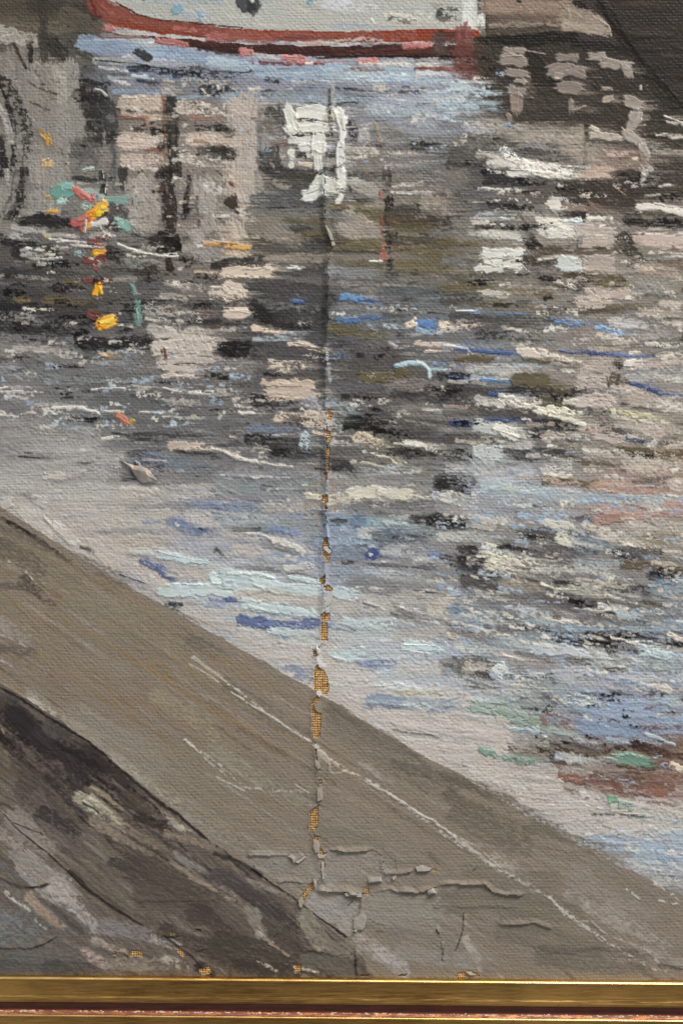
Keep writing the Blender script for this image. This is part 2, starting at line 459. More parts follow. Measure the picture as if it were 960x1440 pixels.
# ---- top right: quay wall, fender reflections, dark hull
fill([(680, -40), (1000, -40), (1000, 180), (960, 170), (900, 165), (820, 170), (700, 168), (682, 120)], hexc('47403a'), 3, .2, .12, (50, 9), 8)
tile(640, 0, """
7d6a5c 90 .1 | 140,20 480,20
8a786a 50 .3 | 150,30 470,25
6c5e50 50 .2 | 140,90 500,85
85786a 26 .4 | 150,110 520,100
5b5246 30 .35 | 140,130 500,130
b9bbb4 70 .08 .7 | 58,-40 58,100
c4c4bc 20 .3 .8 | 110,60 118,115
383430 22 .2 | 100,-20 100,60
a0968c 8 .2 | 90,10 120,20
8a4038 66 .1 .9 | 45,130 45,210
9c5248 20 .3 1 ! | 38,185 70,190
6f4036 80 .15 .9 | 20,225 100,240
7c5248 24 .4 | 20,265 110,270
74402f 90 .12 .9 | 20,300 80,315
7d4c3e 36 .3 | 80,340 120,350
2b2724 34 .12 | 500,10 545,30
2a2623 20 .2 | 260,0 270,5
8a7d70 70 .1 | 470,60 600,110
9a8d80 40 .25 .9 | 460,105 630,130
a8998b 10 .1 1.4 ! | 580,70 640,110 655,150
a8998b 8 .2 1.3 ! | 475,40 485,75
8f8174 18 .4 | 520,70 600,85
2e2a26 50 .15 | 100,165 500,165
35302b 40 .2 | 500,180 720,215
3a352f 80 .15 | 300,230 420,380
4a433a 90 .3 | 120,220 180,400
5a5148 60 .3 | 500,300 560,440
453e37 80 .3 | 560,330 720,400
4b443c 120 .3 | 150,440 760,470
544c42 50 .5 | 260,460 520,430
4a4438 60 .4 | 560,470 860,500
4d4436 70 .3 | 700,540 960,560
8c8076 30 .1 2 ! | 210,212 280,218
887c72 46 .08 2.2 ! | 205,255 280,262
9a8e84 12 .2 2.2 ! | 200,240 280,236
867a70 40 .1 2.2 ! | 225,305 285,318
948a80 24 .1 2 ! | 255,345 285,350
84786e 40 .1 2.2 ! | 230,380 275,392
8a7a6e 44 .08 2.2 ! | 262,415 262,460
85766e 26 .1 1.8 ! | 225,490 230,505
7c7068 36 .1 2.2 ! | 435,240 505,245
82766e 54 .08 2.4 ! | 415,300 470,285 525,300
8e8278 30 .12 2.2 ! | 420,320 440,322
7d7168 50 .08 2.2 ! | 445,370 510,375
83776e 26 .2 1.8 ! | 485,430 488,465
8e8278 14 .25 1.8 ! | 490,468 545,450
8e8378 38 .1 2.2 ! | 575,245 615,245
92877c 44 .1 2.4 ! | 630,262 720,275
92877c 36 .1 2.2 ! | 715,280 730,320
8c8076 22 .3 1.6 ! | 620,375 660,380
9a8f84 30 .1 2 ! | 628,415 650,415
978c82 44 .08 2.3 ! | 730,425 770,440
9a9086 50 .08 2.3 ! | 755,490 742,530
9c9288 40 .08 2.3 ! | 720,560 775,598
a09890 44 .08 2.3 ! | 785,625 800,660
a39a92 40 .1 2.2 ! | 795,705 810,720
c0bab0 10 .1 1.6 ! | 782,362 782,378
9a9085 5 .2 .8 | 280,210 380,228
a09a90 50 .4 .9 | 60,530 260,555
8f867a 60 .3 .9 | 240,570 540,570
9a9084 50 .45 .9 | 300,590 540,600
a8c0cc 14 .5 | 0,500 40,520
9aa2a4 40 .45 | 40,540 150,560
aab8c8 46 .4 .9 | 0,370 130,380
9aacc0 50 .4 .9 | 0,440 150,440
b8c0c8 20 .5 .9 | 10,350 120,350
c8c4b8 60 .3 1.1 | 150,680 300,690
d2cec4 40 .3 1.3 ! | 200,640 290,700
d0ccc0 46 .3 1.2 ! | 290,690 470,730
4f4a46 50 .4 | 240,630 460,680
5a5550 60 .4 | 0,650 200,640
4a4744 40 .5 | 0,690 140,700
c6bdb0 30 .5 1 | 90,650 190,665
2c2927 18 .3 | 385,608 430,612
9c8f82 70 .25 .9 | 470,600 540,660
35322f 26 .2 | 555,530 550,720
8fa0a8 6 .4 | 530,660 535,720
a59a8a 34 .15 1 ! | 575,575 690,580
b5aa9c 30 .2 1.1 ! | 575,545 600,550
8f8478 80 .15 .9 | 580,640 590,710
87705f 90 .12 .9 | 640,680 770,690
b09080 20 .2 1 ! | 640,660 720,645
c8b48a 20 .2 1.6 ! | 752,664 760,668
4a4438 60 .3 | 820,570 960,600
c4bcae 12 .1 1.5 ! | 880,490 960,520
b8b0a2 14 .6 1.2 | 890,515 960,535
cfc8ba 10 .15 1.5 ! | 845,570 890,562
c4bcae 18 .45 1.3 | 900,575 960,580
9a9082 30 .4 .9 | 840,640 960,650
8f8578 14 .3 1 | 830,615 870,605
4a433a 60 .3 | 850,690 960,700
""")
fill([(842, -40), (1000, -40), (1000, 178), (960, 140), (930, 125), (904, 92), (872, 45)], hexc('423b36'), 2, .6, .10, (70, 5), 5)
for k in range(40):
    y = rng.uniform(-30, 150); x = max(846 + max(0, y) * .62, rng.uniform(840, 980))
    stroke([(x + 8, y), (x + rng.uniform(30, 90), y + 2)], rng.uniform(4, 9), hexc(rng.choice(['463e38', '3c3732', '4c433c', '38332f', '50463f'])), rng.uniform(.4, .75), .4)
tile(640, 0, """
26211e 16 .15 .8 | 590,-10 640,60 720,170 830,300 940,430 990,480
332d29 40 .4 .6 | 600,10 760,240 900,400
3a352f 40 .3 | 780,290 880,420 960,470
""")

# ---- second row of patches: lamp reflections, blocks of window light
tile(0, 240, """
8d8881 130 .1 | 170,0 180,160
8a857f 110 .15 | 40,120 30,260
25231f 42 .3 | 110,0 90,110 45,210 -5,280
5a5650 20 .5 | 70,-5 50,100 -5,200
a39e96 20 .4 .9 | 30,-5 40,60
7c7771 30 .4 | 120,30 110,160
85807a 60 .2 | 120,170 180,240
2f2d2d 50 .15 .9 | 90,215 200,205 320,230
2f2d2d 26 .3 | 150,190 210,190
b7bab2 10 .4 .9 | 330,50 430,50
3a3c3a 30 .25 | 320,30 400,45
8aa69a 44 .3 .9 | 340,90 430,95
7f8f86 40 .4 | 360,120 440,140
2b2a28 30 .15 1 | 430,10 438,90
d8d4c8 8 .1 1.6 ! | 448,60 446,92
c9c5b9 6 .1 1.4 ! | 435,0 440,30
38373a 44 .15 .9 | 515,0 525,70
606468 26 .2 | 480,0 485,90
2e9c88 56 .08 1.6 ! | 235,95 285,75
4ab09c 36 .15 1.6 ! | 270,68 300,72
8fc8b8 22 .3 1.2 ! | 250,125 285,128
c8553f 30 .08 1.8 ! | 318,78 360,105
d26048 22 .1 1.8 ! | 350,100 395,125
c8553f 14 .15 1.6 ! | 392,100 398,120
8cbcaa 20 .35 1.2 ! | 350,150 380,155
5a9c90 40 .12 1.3 ! | 455,128 550,125
3f6a62 30 .2 1 ! | 555,130 585,120
4f7a70 26 .15 1.2 ! | 620,110 635,130
45453f 24 .3 | 608,120 618,160
7aa898 24 .3 1 | 420,120 460,135
e0a41c 40 .06 2.4 ! | 395,175 435,145
d8861c 26 .1 2 ! | 375,190 400,175
f0b820 26 .08 2.6 ! | 415,185 435,160
c9a878 10 .1 1.8 ! | 436,115 436,140
d8921e 16 .12 2 ! | 372,245 385,215 400,200
b8483a 44 .08 2 ! | 325,225 355,212
c85a44 24 .15 2 ! | 330,205 360,200
a83a2c 20 .15 1.8 ! | 340,245 345,252
c8c0b4 14 .2 1.5 ! | 365,210 360,260
3b3838 50 .3 | 440,200 500,230
c4c0b8 24 .12 1.8 ! | 395,225 445,215
bdb8ae 12 .15 1.6 ! | 425,235 440,260
56b09a 40 .1 1.7 ! | 500,215 540,240
70c0a8 14 .2 1.7 ! | 490,205 515,212
a0958c 40 .3 | 560,210 600,230
57524c 50 .3 | 480,150 540,180
c8963c 20 .2 1.5 ! | 205,172 240,170
c09858 16 .3 1.3 ! | 190,110 210,112
b8924c 24 .3 1.3 ! | 185,270 200,282
403c38 20 .3 | 600,0 580,20
352f28 60 .25 .9 | 700,0 712,120 715,240
4a3a28 34 .2 .9 | 700,90 715,230
6b3a28 20 .3 | 680,60 672,90
9a938b 110 .25 .8 | 600,60 620,220
a0988e 80 .3 .8 | 860,60 880,230
9c9690 60 .3 | 830,260 860,360
b8b4ae 40 .4 1 | 870,60 930,80
332f2b 26 .25 | 790,110 780,200
3a342f 24 .3 | 800,20 790,120
403b36 24 .3 | 915,180 925,200
6a4030 16 .3 | 920,0 940,20
57524c 14 .4 | 830,110 840,230
c4c0b8 20 .5 | 740,30 780,60
3c322c 60 .2 .9 | 650,290 740,300
2c2623 40 .2 .9 | 680,270 750,310
3f2a24 40 .15 .9 | 720,350 718,415
26221f 16 .2 | 750,270 770,340
3b3734 14 .3 | 560,270 640,285
4a3f38 50 .35 | 590,410 650,420
332d2a 14 .3 | 630,420 632,470
7f7b76 60 .2 | 0,235 60,250
a8a39b 26 .3 1 | 60,245 180,255
b0aaa2 20 .3 1 | 190,270 330,275
c4bfb4 14 .2 1.6 ! | 210,290 330,300
cfcabd 10 .15 1.8 ! | 240,300 330,300 430,310
c0bab0 12 .2 1.6 ! | 300,315 440,325
d8d4c8 12 .12 2 ! | 500,310 580,340 680,358 750,360
ccc6b8 8 .2 1.6 ! | 560,345 640,352
d4d0c6 8 .2 1.6 ! | 690,352 745,350
3a3836 40 .25 | 205,330 240,350
302e2d 40 .3 | 20,300 140,310
3a3837 60 .35 | 70,345 130,350
a09b94 34 .4 1.1 | 100,345 200,380
d0ccc4 14 .45 1.5 ! | 115,325 180,345
b9b4ac 12 .4 1.4 ! | 150,372 260,365
5a5855 30 .4 | 0,395 140,405
7f4036 30 .3 1.4 ! | 380,300 460,285
c88a20 30 .12 2 ! | 400,345 440,340
e8b428 16 .15 2.2 ! | 400,355 440,350
c06030 16 .2 1.8 ! | 410,312 440,318
8a3026 36 .15 1.7 ! | 365,375 440,370
96392c 24 .15 1.6 ! | 395,405 410,415
d8d0c4 10 .2 2 ! | 382,370 392,376
7fae9e 34 .3 1.2 ! | 330,340 350,345
464441 40 .4 | 460,330 540,350
34332f 36 .4 | 460,360 520,390
82807d 40 .4 | 540,380 600,390
474543 30 .4 | 20,420 330,440
8f8a84 22 .4 .9 | 0,445 200,455
6a6764 20 .4 | 0,480 330,480
9a9590 14 .45 1 | 230,490 360,505
8f3a2e 26 .12 1.7 ! | 360,460 460,460
7d3128 16 .2 1.6 ! | 390,475 430,475
e4a01c 36 .05 2.4 ! | 415,490 405,525
f0b830 16 .1 2.5 ! | 420,490 430,515
6b5a36 20 .4 | 270,465 350,470
6f5f3a 40 .3 | 70,545 130,548
6b5c3c 52 .2 | 200,545 380,560
5f5540 30 .4 | 380,540 520,560
4a4948 60 .25 | 0,590 400,600
33333a 30 .4 | 0,570 160,575
8f8a86 40 .45 .9 | 0,620 140,620
6a6866 40 .4 | 130,640 400,650
3f3e40 36 .3 | 0,680 360,675
7a7876 40 .5 | 0,710 320,715
5a9088 24 .15 1.2 ! | 555,485 575,515
4f9084 36 .08 1.6 ! | 585,560 582,640
6aa89c 12 .2 1.5 ! | 580,580 580,640
8a3a2c 36 .25 1.4 ! | 375,610 420,610
e8ae38 50 .06 2.4 ! | 425,640 465,632
f0c050 18 .1 2.6 ! | 425,640 475,628
d88a24 14 .15 2.2 ! | 410,655 450,660
dcd8d0 6 .15 1.5 ! | 500,652 520,650
4a5452 40 .4 | 500,610 560,620
bcb7ae 24 .45 1.1 | 620,620 760,640
9a958e 50 .45 .9 | 620,590 900,600
7a5a3e 24 .4 | 700,590 740,590
7a4a30 24 .5 .9 | 830,600 910,605
6a4a38 20 .4 | 900,655 950,660
a8a098 60 .3 1 | 640,680 900,700
bdb6ac 36 .3 1.1 | 640,705 760,715
4a4744 40 .4 | 760,560 960,565
3f3c3a 30 .4 | 800,640 960,645
b3aaa0 30 .45 1 | 680,530 780,540
c0a080 20 .12 1.8 ! | 860,300 960,305
b88a54 22 .15 1.6 ! | 870,315 960,312
c8a882 16 .3 1.5 | 820,425 900,430
c4b5a6 40 .2 1.4 ! | 900,500 960,515
8f8a84 40 .3 | 780,330 960,360
cac4b8 10 .4 1.3 | 860,380 960,375
4a4744 30 .45 | 900,400 960,405
b0a89e 30 .5 1 | 700,470 860,490
""")
tile(320, 240, """
a89c90 110 .15 .9 | 60,0 60,90
5a6a70 20 .4 | 125,0 125,80
45423f 80 .2 | 180,30 390,40
6a6560 30 .4 | 170,60 260,70
8a857c 24 .35 | 200,45 250,70
7d3a2a 16 .3 1.3 ! | 10,50 30,65
4a3526 50 .2 1 ! | 20,120 30,140
b5a99c 60 .3 .9 | 60,110 80,200
c0bab2 20 .4 1 | 0,190 60,185
35312d 16 .2 | 30,170 45,182
b0a294 110 .2 .9 | 20,260 50,330
57565a 80 .15 | 120,125 400,120
6e6c6a 60 .3 | 100,170 390,180
3f3e40 12 .3 | 130,155 400,150
6a6046 30 .3 | 240,215 400,215
4a4745 60 .2 | 280,250 420,280
6b6044 44 .25 | 260,290 420,270
6b6048 34 .3 | 60,290 230,305
45423f 60 .2 | 300,310 430,320
5a5550 50 .3 | 100,320 420,330
8a8074 60 .25 | 180,260 280,300
8a8076 40 .25 | 100,375 420,370
c49a5c 26 .15 1.6 ! | 0,315 90,325
b88848 16 .25 1.5 ! | 10,330 70,335
c4a478 20 .35 1.3 | 0,350 40,352
cacac0 46 .06 2.2 ! | 335,105 385,85
c8c8be 46 .06 2.2 ! | 355,70 390,35
ccccc2 36 .05 2.4 ! | 478,0 482,70
bcbab0 50 .1 2 ! | 425,75 460,85
c4c2b8 26 .08 2 ! | 465,130 478,112
35322f 20 .2 | 512,10 518,85
9a958c 60 .25 .9 | 550,60 620,90
48463f 26 .3 | 490,120 600,130
645a3e 60 .15 .8 | 430,165 640,175
7a6f50 24 .35 | 430,150 640,155
6b6040 50 .3 | 560,200 650,210
9a8f84 100 .12 .9 | 500,220 590,250
8a8076 70 .25 .9 | 580,270 650,290
6c6e72 50 .3 | 430,195 470,210
6b6040 44 .2 .8 | 450,305 650,310
6f6546 30 .25 | 440,330 640,340
4a4744 16 .3 | 450,340 640,352
7a7064 40 .25 | 440,360 650,370
6b6148 44 .25 | 480,395 650,400
7f7f80 60 .2 | 440,430 600,440
6a6866 40 .3 | 440,465 640,470
a05038 22 .3 1.2 ! | 648,90 648,120
8a4630 18 .3 1 | 650,200 650,280
b0523a 24 .2 1.5 ! | 655,320 662,370
8a4a34 16 .3 1.2 | 648,480 648,550
2c2825 50 .35 .9 | 680,120 685,330
2c2825 40 .45 .9 | 688,380 688,440
3a3532 40 .4 | 665,0 680,60
4a453f 70 .35 | 690,190 800,170
c4beb4 20 .5 1.2 | 700,70 820,50
bcb6ac 20 .55 1.2 | 690,95 930,95
57534e 36 .5 | 540,20 650,30
6f6960 30 .4 | 740,10 960,15
9a9080 60 .55 1 | 830,130 930,150
4a3c2c 40 .4 .9 | 850,210 930,215
6a5f42 60 .15 .8 | 700,245 830,235
5a4f3a 60 .3 | 700,200 820,215
6c6042 44 .2 .8 | 710,330 930,350
6f6446 60 .15 .8 | 720,400 930,405
574f42 40 .3 | 700,290 930,300
736d64 50 .2 .8 | 730,455 930,465
d0ccc2 14 .3 1.6 ! | 600,380 650,382
d0ccc2 8 .2 1.6 ! | 640,360 642,392
8a8580 30 .4 | 470,480 640,500
c4b4a0 50 .18 1.7 ! | -10,435 170,430
cabba8 20 .2 1.7 ! | 90,415 180,410
cfc2b0 16 .25 1.7 ! | 0,445 130,450
3f3c38 44 .25 | 0,395 140,385
d0cec8 16 .25 1.6 ! | 250,412 305,415
dcdad4 8 .2 1.6 ! | 265,402 295,405
55524e 30 .3 | 190,430 400,425
c4b5a4 50 .2 1.6 ! | 0,490 60,515
bcae9e 36 .35 1.4 ! | 0,535 50,525
c4b3a2 50 .25 1.6 ! | 0,605 100,600
d0c0ae 16 .3 1.6 ! | 10,590 110,595
5a5448 30 .4 | 80,490 160,490
4f4d4c 100 .2 | 130,500 400,530
4a4846 80 .2 | 140,610 400,625
6c6a68 30 .4 | 130,560 380,590
34322f 50 .35 | 110,560 180,640
2f5aa0 18 .12 1.4 ! | 270,552 320,560
4878c0 10 .2 1.4 ! | 275,548 310,550
4a88c8 28 .08 1.6 ! | 480,535 555,540
3a62a0 18 .25 1.4 ! | 555,548 620,545
6a8ab0 14 .3 1.2 | 560,560 660,575
4070b4 26 .1 1.6 ! | 465,630 550,632
3a6ab4 26 .12 1.6 ! | 570,620 640,622
5a90d0 10 .3 1.6 ! | 480,625 545,622
30343a 16 .25 1 | 660,560 730,590
5a7aa0 12 .3 1.2 | 770,565 820,562
3f78c0 30 .2 1.5 ! | 790,645 870,650
88aad0 24 .4 1.4 | 800,670 900,685
d0bfa8 26 .15 1.7 ! | 755,655 790,640
d0bfa8 26 .25 1.6 ! | 895,650 950,655
6a6c70 40 .3 | 440,600 640,600
7a7c80 30 .4 | 460,575 700,590
6b5e3c 60 .35 .9 | 430,670 640,700
9fb4cc 20 .55 1.2 | 590,650 640,690
d0bca6 34 .12 1.8 ! | 110,668 180,672
cab8a4 14 .2 1.6 ! | 150,685 215,682
9ab0cc 16 .5 1.2 | 220,685 320,690
b0bccc 20 .6 1.2 | 110,712 330,710
34322f 36 .3 | 150,655 330,660
a8b4c4 20 .6 1.2 | 660,655 760,670
5a5f68 50 .4 | 640,520 900,530
""")
tile(640, 240, """
5a5855 70 .2 | 80,40 460,60
3c3936 50 .3 | 130,30 300,50
c6c2b6 30 .3 1.4 ! | 220,5 330,12
cac6ba 36 .25 1.4 ! | 330,10 480,35
8fa6b8 8 .3 1.2 | 480,0 495,40
b09a8a 50 .2 .9 | 520,20 660,15
5d5650 90 .15 | 330,100 500,90
4a4038 110 .12 | 500,100 720,110
4b423a 100 .15 | 700,60 960,70
3c3630 50 .3 | 700,30 860,60
a39c94 30 .1 2 ! | 800,5 785,45
b9b2a6 20 .2 1.4 ! | 865,65 900,62
a89f92 14 .4 1.2 | 800,105 860,102
a09078 6 .2 1.2 | 670,70 720,105
c6c1b4 20 .5 1.3 | 100,75 290,85
b5b0a6 16 .6 1.2 | 60,130 110,140
4b484a 60 .2 .9 | 120,140 240,135
a5a8a6 26 .35 1.2 | 100,185 280,180
a9b0b0 14 .3 1.2 | 80,200 280,208
6a5c44 20 .5 | 150,170 280,185
3d3630 36 .4 | 90,230 330,250
c0bbb0 24 .5 1.3 | 70,215 200,230
c6c2b6 36 .35 1.3 | 110,265 280,285
b0b0a8 26 .5 1.2 | 60,265 140,270
6a5c3c 40 .4 .8 | 0,300 150,310
5a4a3e 20 .3 | 280,200 300,240
c9c5ba 54 .12 1.5 ! | 415,135 440,165
c4c0b6 20 .3 1.4 | 400,120 470,125
8a7060 40 .1 1.4 ! | 460,150 560,155
7d6450 30 .15 1.2 | 560,150 600,165
282522 36 .1 1 | 440,185 550,190
23201e 24 .15 1 | 480,215 540,225
c2beb2 90 .2 1.4 | 390,245 480,255
cac6ba 40 .2 1.5 ! | 350,215 450,220
c4c0b4 50 .2 1.4 ! | 400,265 510,270
c0c4c4 20 .15 1.5 ! | 455,212 525,212
c8c4b8 20 .12 1.6 ! | 555,202 660,206
8fa4b8 10 .3 1.2 | 490,225 540,228
3a342e 50 .35 | 300,270 350,350
a89a90 80 .12 1.3 ! | 560,280 650,290
a89a90 60 .1 1.3 ! | 525,260 560,250
a5988e 46 .2 1.2 | 560,270 690,275
1f2a3a 10 .1 1 | 515,250 510,330
5a4c3c 50 .35 .9 | 350,335 520,345
6a5a48 50 .2 .9 | 530,350 680,345
c2bdb2 26 .4 1.2 | 350,370 520,375
bcc0bc 60 .2 1.2 ! | 450,395 510,400
a5978d 80 .15 1.2 ! | 560,400 640,405
aa9b8f 30 .3 1.2 | 530,420 660,425
4a443c 60 .35 .9 | 350,420 420,410
55452c 40 .4 .9 | 460,445 620,455
66563a 50 .2 .9 | 600,470 700,475
3c3a36 70 .35 | 700,280 770,380
413e3a 50 .4 | 690,330 740,390
c8c2b6 34 .08 1.8 ! | 770,150 860,150 960,180
b8b2a6 14 .3 1.4 ! | 840,140 920,152
554a3a 24 .5 1 | 720,180 880,190
2c2926 40 .3 | 720,210 960,230
b0a090 16 .3 1.1 | 810,248 860,245
b3a094 50 .15 1.4 ! | 765,285 940,295
b09e92 36 .25 1.3 | 760,310 960,330
c8c0b4 14 .3 1.4 | 770,265 960,262
c4bcb0 22 .5 1.3 | 820,345 960,360
6a5c4c 40 .35 .9 | 860,395 960,400
a59486 40 .3 1.1 | 780,420 930,430
c2bfb6 66 .10 1.5 ! | 130,375 260,370
c6c3ba 40 .12 1.6 ! | 120,345 270,345
c2bfb6 36 .15 1.5 ! | 90,415 300,415
6a6866 40 .3 | 0,370 80,400
4a4038 50 .35 | 290,370 340,410
605a50 40 .3 | 0,450 230,440
6e6862 60 .3 | 220,430 420,430
6a5c38 36 .25 .8 | 0,495 150,490
6f5f3c 40 .3 .8 | 210,515 400,525
b5b0a4 30 .35 1.3 | 100,520 210,525
4f4a44 50 .3 | 370,470 540,500
c4bdb0 22 .3 1.3 ! | 410,470 500,490
ada094 50 .2 1.3 ! | 560,520 720,520
b3a598 50 .25 1.3 ! | 520,560 640,550
5a4f3c 40 .35 | 530,590 700,590
6b6048 36 .3 | 650,585 780,575
6a5a38 40 .3 | 80,565 230,570
57534e 50 .3 | 0,540 100,540
6f675a 60 .3 | 200,580 380,590
5f8ac0 16 .2 1.4 ! | 30,592 95,596
dce4ea 8 .15 1.6 ! | 0,592 70,590
4a78b4 12 .35 1.3 ! | 160,602 310,606
c6c0b4 24 .55 1.2 | 440,590 520,600
36332f 40 .6 .9 | 380,590 480,600
4d80c0 22 .3 1.3 ! | 400,630 520,650
7fa0c8 14 .45 1.2 | 470,625 560,650
6aa0d8 20 .3 1.3 ! | 590,660 700,690
b0a498 40 .4 1.1 | 780,600 940,610
b8aca0 30 .4 1.1 | 870,560 960,580
54524f 60 .35 .8 | 0,630 400,640
c0ae9c 40 .5 1.3 | 10,650 90,665
c8bcac 22 .55 1.3 | 200,660 310,680
3d3c40 40 .5 .9 | 100,700 400,700
b8b4b0 40 .5 1.2 | 660,640 860,650
a09a96 40 .45 | 760,690 900,690
c4bcb0 30 .5 1.3 | 600,690 700,705
c4bcb0 30 .6 1.3 | 820,480 950,540
8a8884 40 .3 | 780,470 860,500
5f6a5c 24 .5 | 800,520 900,530
c8bcae 30 .35 1.2 | 880,640 960,655
""")

# ---- third row
tile(0, 480, """
7f7c78 60 .3 | 0,30 300,60
b0a8a0 30 .35 1.1 | 60,30 340,60
4a4846 40 .5 | 330,20 450,50
302e2e 50 .25 | 330,5 640,8
e0b070 18 .2 1.4 ! | 420,55 450,60
b0b4b4 20 .55 1.2 | 460,50 640,45
9a9894 26 .6 1.1 | 420,90 660,100
b5aa9e 170 .12 1.1 | 780,20 800,60
b8ada2 60 .2 1.2 ! | 660,30 900,20
b4a99e 60 .2 1.2 ! | 690,100 880,90
beb4a8 26 .2 1.4 ! | 690,140 810,150
7a4630 22 .4 1.1 ! | 690,30 700,95
5f564e 12 .2 1 ! | 730,95 825,95
6a6764 50 .35 | 850,120 950,110
2f2d2c 60 .25 | 920,50 960,20
8e8f90 60 .6 1 | 20,110 300,130
a5a8ac 20 .6 1.2 | 50,115 110,120
8c8f94 40 .68 1 | 200,160 640,170
6a6a6c 60 .6 .8 | 100,90 400,200
c8c4ba 16 .2 1.5 ! | -10,195 80,192
c2bfb6 14 .4 1.3 ! | 0,215 180,210
b8b6b0 12 .5 1.2 | 20,232 140,232
ccc8bc 12 .35 1.4 ! | 385,205 470,198 545,200
c4c0b6 14 .5 1.2 | 560,190 640,200
ccc8be 12 .3 1.4 ! | 690,198 770,216
d4cfc4 18 .4 1.4 ! | 800,215 895,218
9a9892 30 .5 | 700,250 840,270
a39c94 24 .45 | 720,260 840,255
d4d0c4 18 .12 1.9 ! | 228,275 300,280 390,290 415,300
c8c4b8 14 .3 1.5 ! | 440,292 520,298
c8c2b4 14 .35 1.4 ! | 590,300 690,302
c6c2b8 10 .4 1.2 | 690,318 840,326
d06a34 26 .1 1.8 ! | 500,312 530,338
c86030 14 .2 1.6 ! | 520,330 550,348
b0a040 16 .25 1.5 ! | 548,335 565,340
b9b6ae 12 .25 1.3 ! | -10,315 80,315
8e8c8a 40 .4 | 0,345 220,350
75757a 60 .5 | 240,330 480,350
4a4846 30 .5 | 300,325 480,335
7a8cb8 30 .4 1.1 | 290,365 330,370
6f80b0 10 .4 1 | 340,385 390,395
c8c4bc 10 .4 1.4 | 170,390 250,392
cac6ba 18 .15 1.6 ! | 435,408 505,404
3f3d3c 30 .5 | 480,400 700,420
96938f 50 .35 | 20,400 400,400
9d9996 70 .25 | 110,450 400,450
8e8b88 60 .3 | 0,440 120,430
a39f9b 60 .25 | 240,480 500,490
2f2d2d 12 .35 1 | 75,485 130,490 210,500
3c3a39 10 .4 | 100,468 140,475
4a4a48 10 .4 | 330,510 430,525
b0a498 36 .25 1.2 ! | 720,440 850,435
b8aa9c 20 .35 1.2 ! | 780,455 890,450
c8c0b0 16 .2 1.5 ! | 890,455 960,468
3f3d3d 20 .5 | 760,470 900,480
5a7ab0 14 .35 1.1 ! | 600,470 700,490
6a86b4 30 .6 1 | 560,500 720,530
4a4a52 50 .6 | 560,480 760,560
6a7488 50 .55 | 700,500 940,560
a8a8a8 26 .5 1.1 | 700,610 900,640
b0b0ae 10 .35 1.3 | 600,500 700,505
a09c98 90 .2 | 30,560 420,560
aca8a2 80 .2 | 200,640 560,640
aaa49c 70 .2 | 500,650 860,640
b0aaa2 36 .15 1.3 ! | 190,570 260,575
b8b2aa 8 .2 1.4 ! | 200,550 260,552
a8a39c 60 .25 | 0,610 180,620
a8a29a 80 .2 | 60,690 500,690
8e8a88 20 .4 | 220,595 320,580 360,560
b5b0a8 40 .15 1.5 ! | 10,690 40,680
b4afa8 44 .15 1.5 ! | 150,670 180,680
7d7b7a 16 .4 | 70,640 150,660
c0bab0 26 .3 1.2 | 520,615 660,625
7484ac 36 .35 1 | 800,680 960,700
6a7aa4 20 .4 1 | 860,690 960,710
b0b0ae 14 .35 1.3 | 900,590 960,650
3c4038 40 .2 .8 | 520,575 560,570
""")
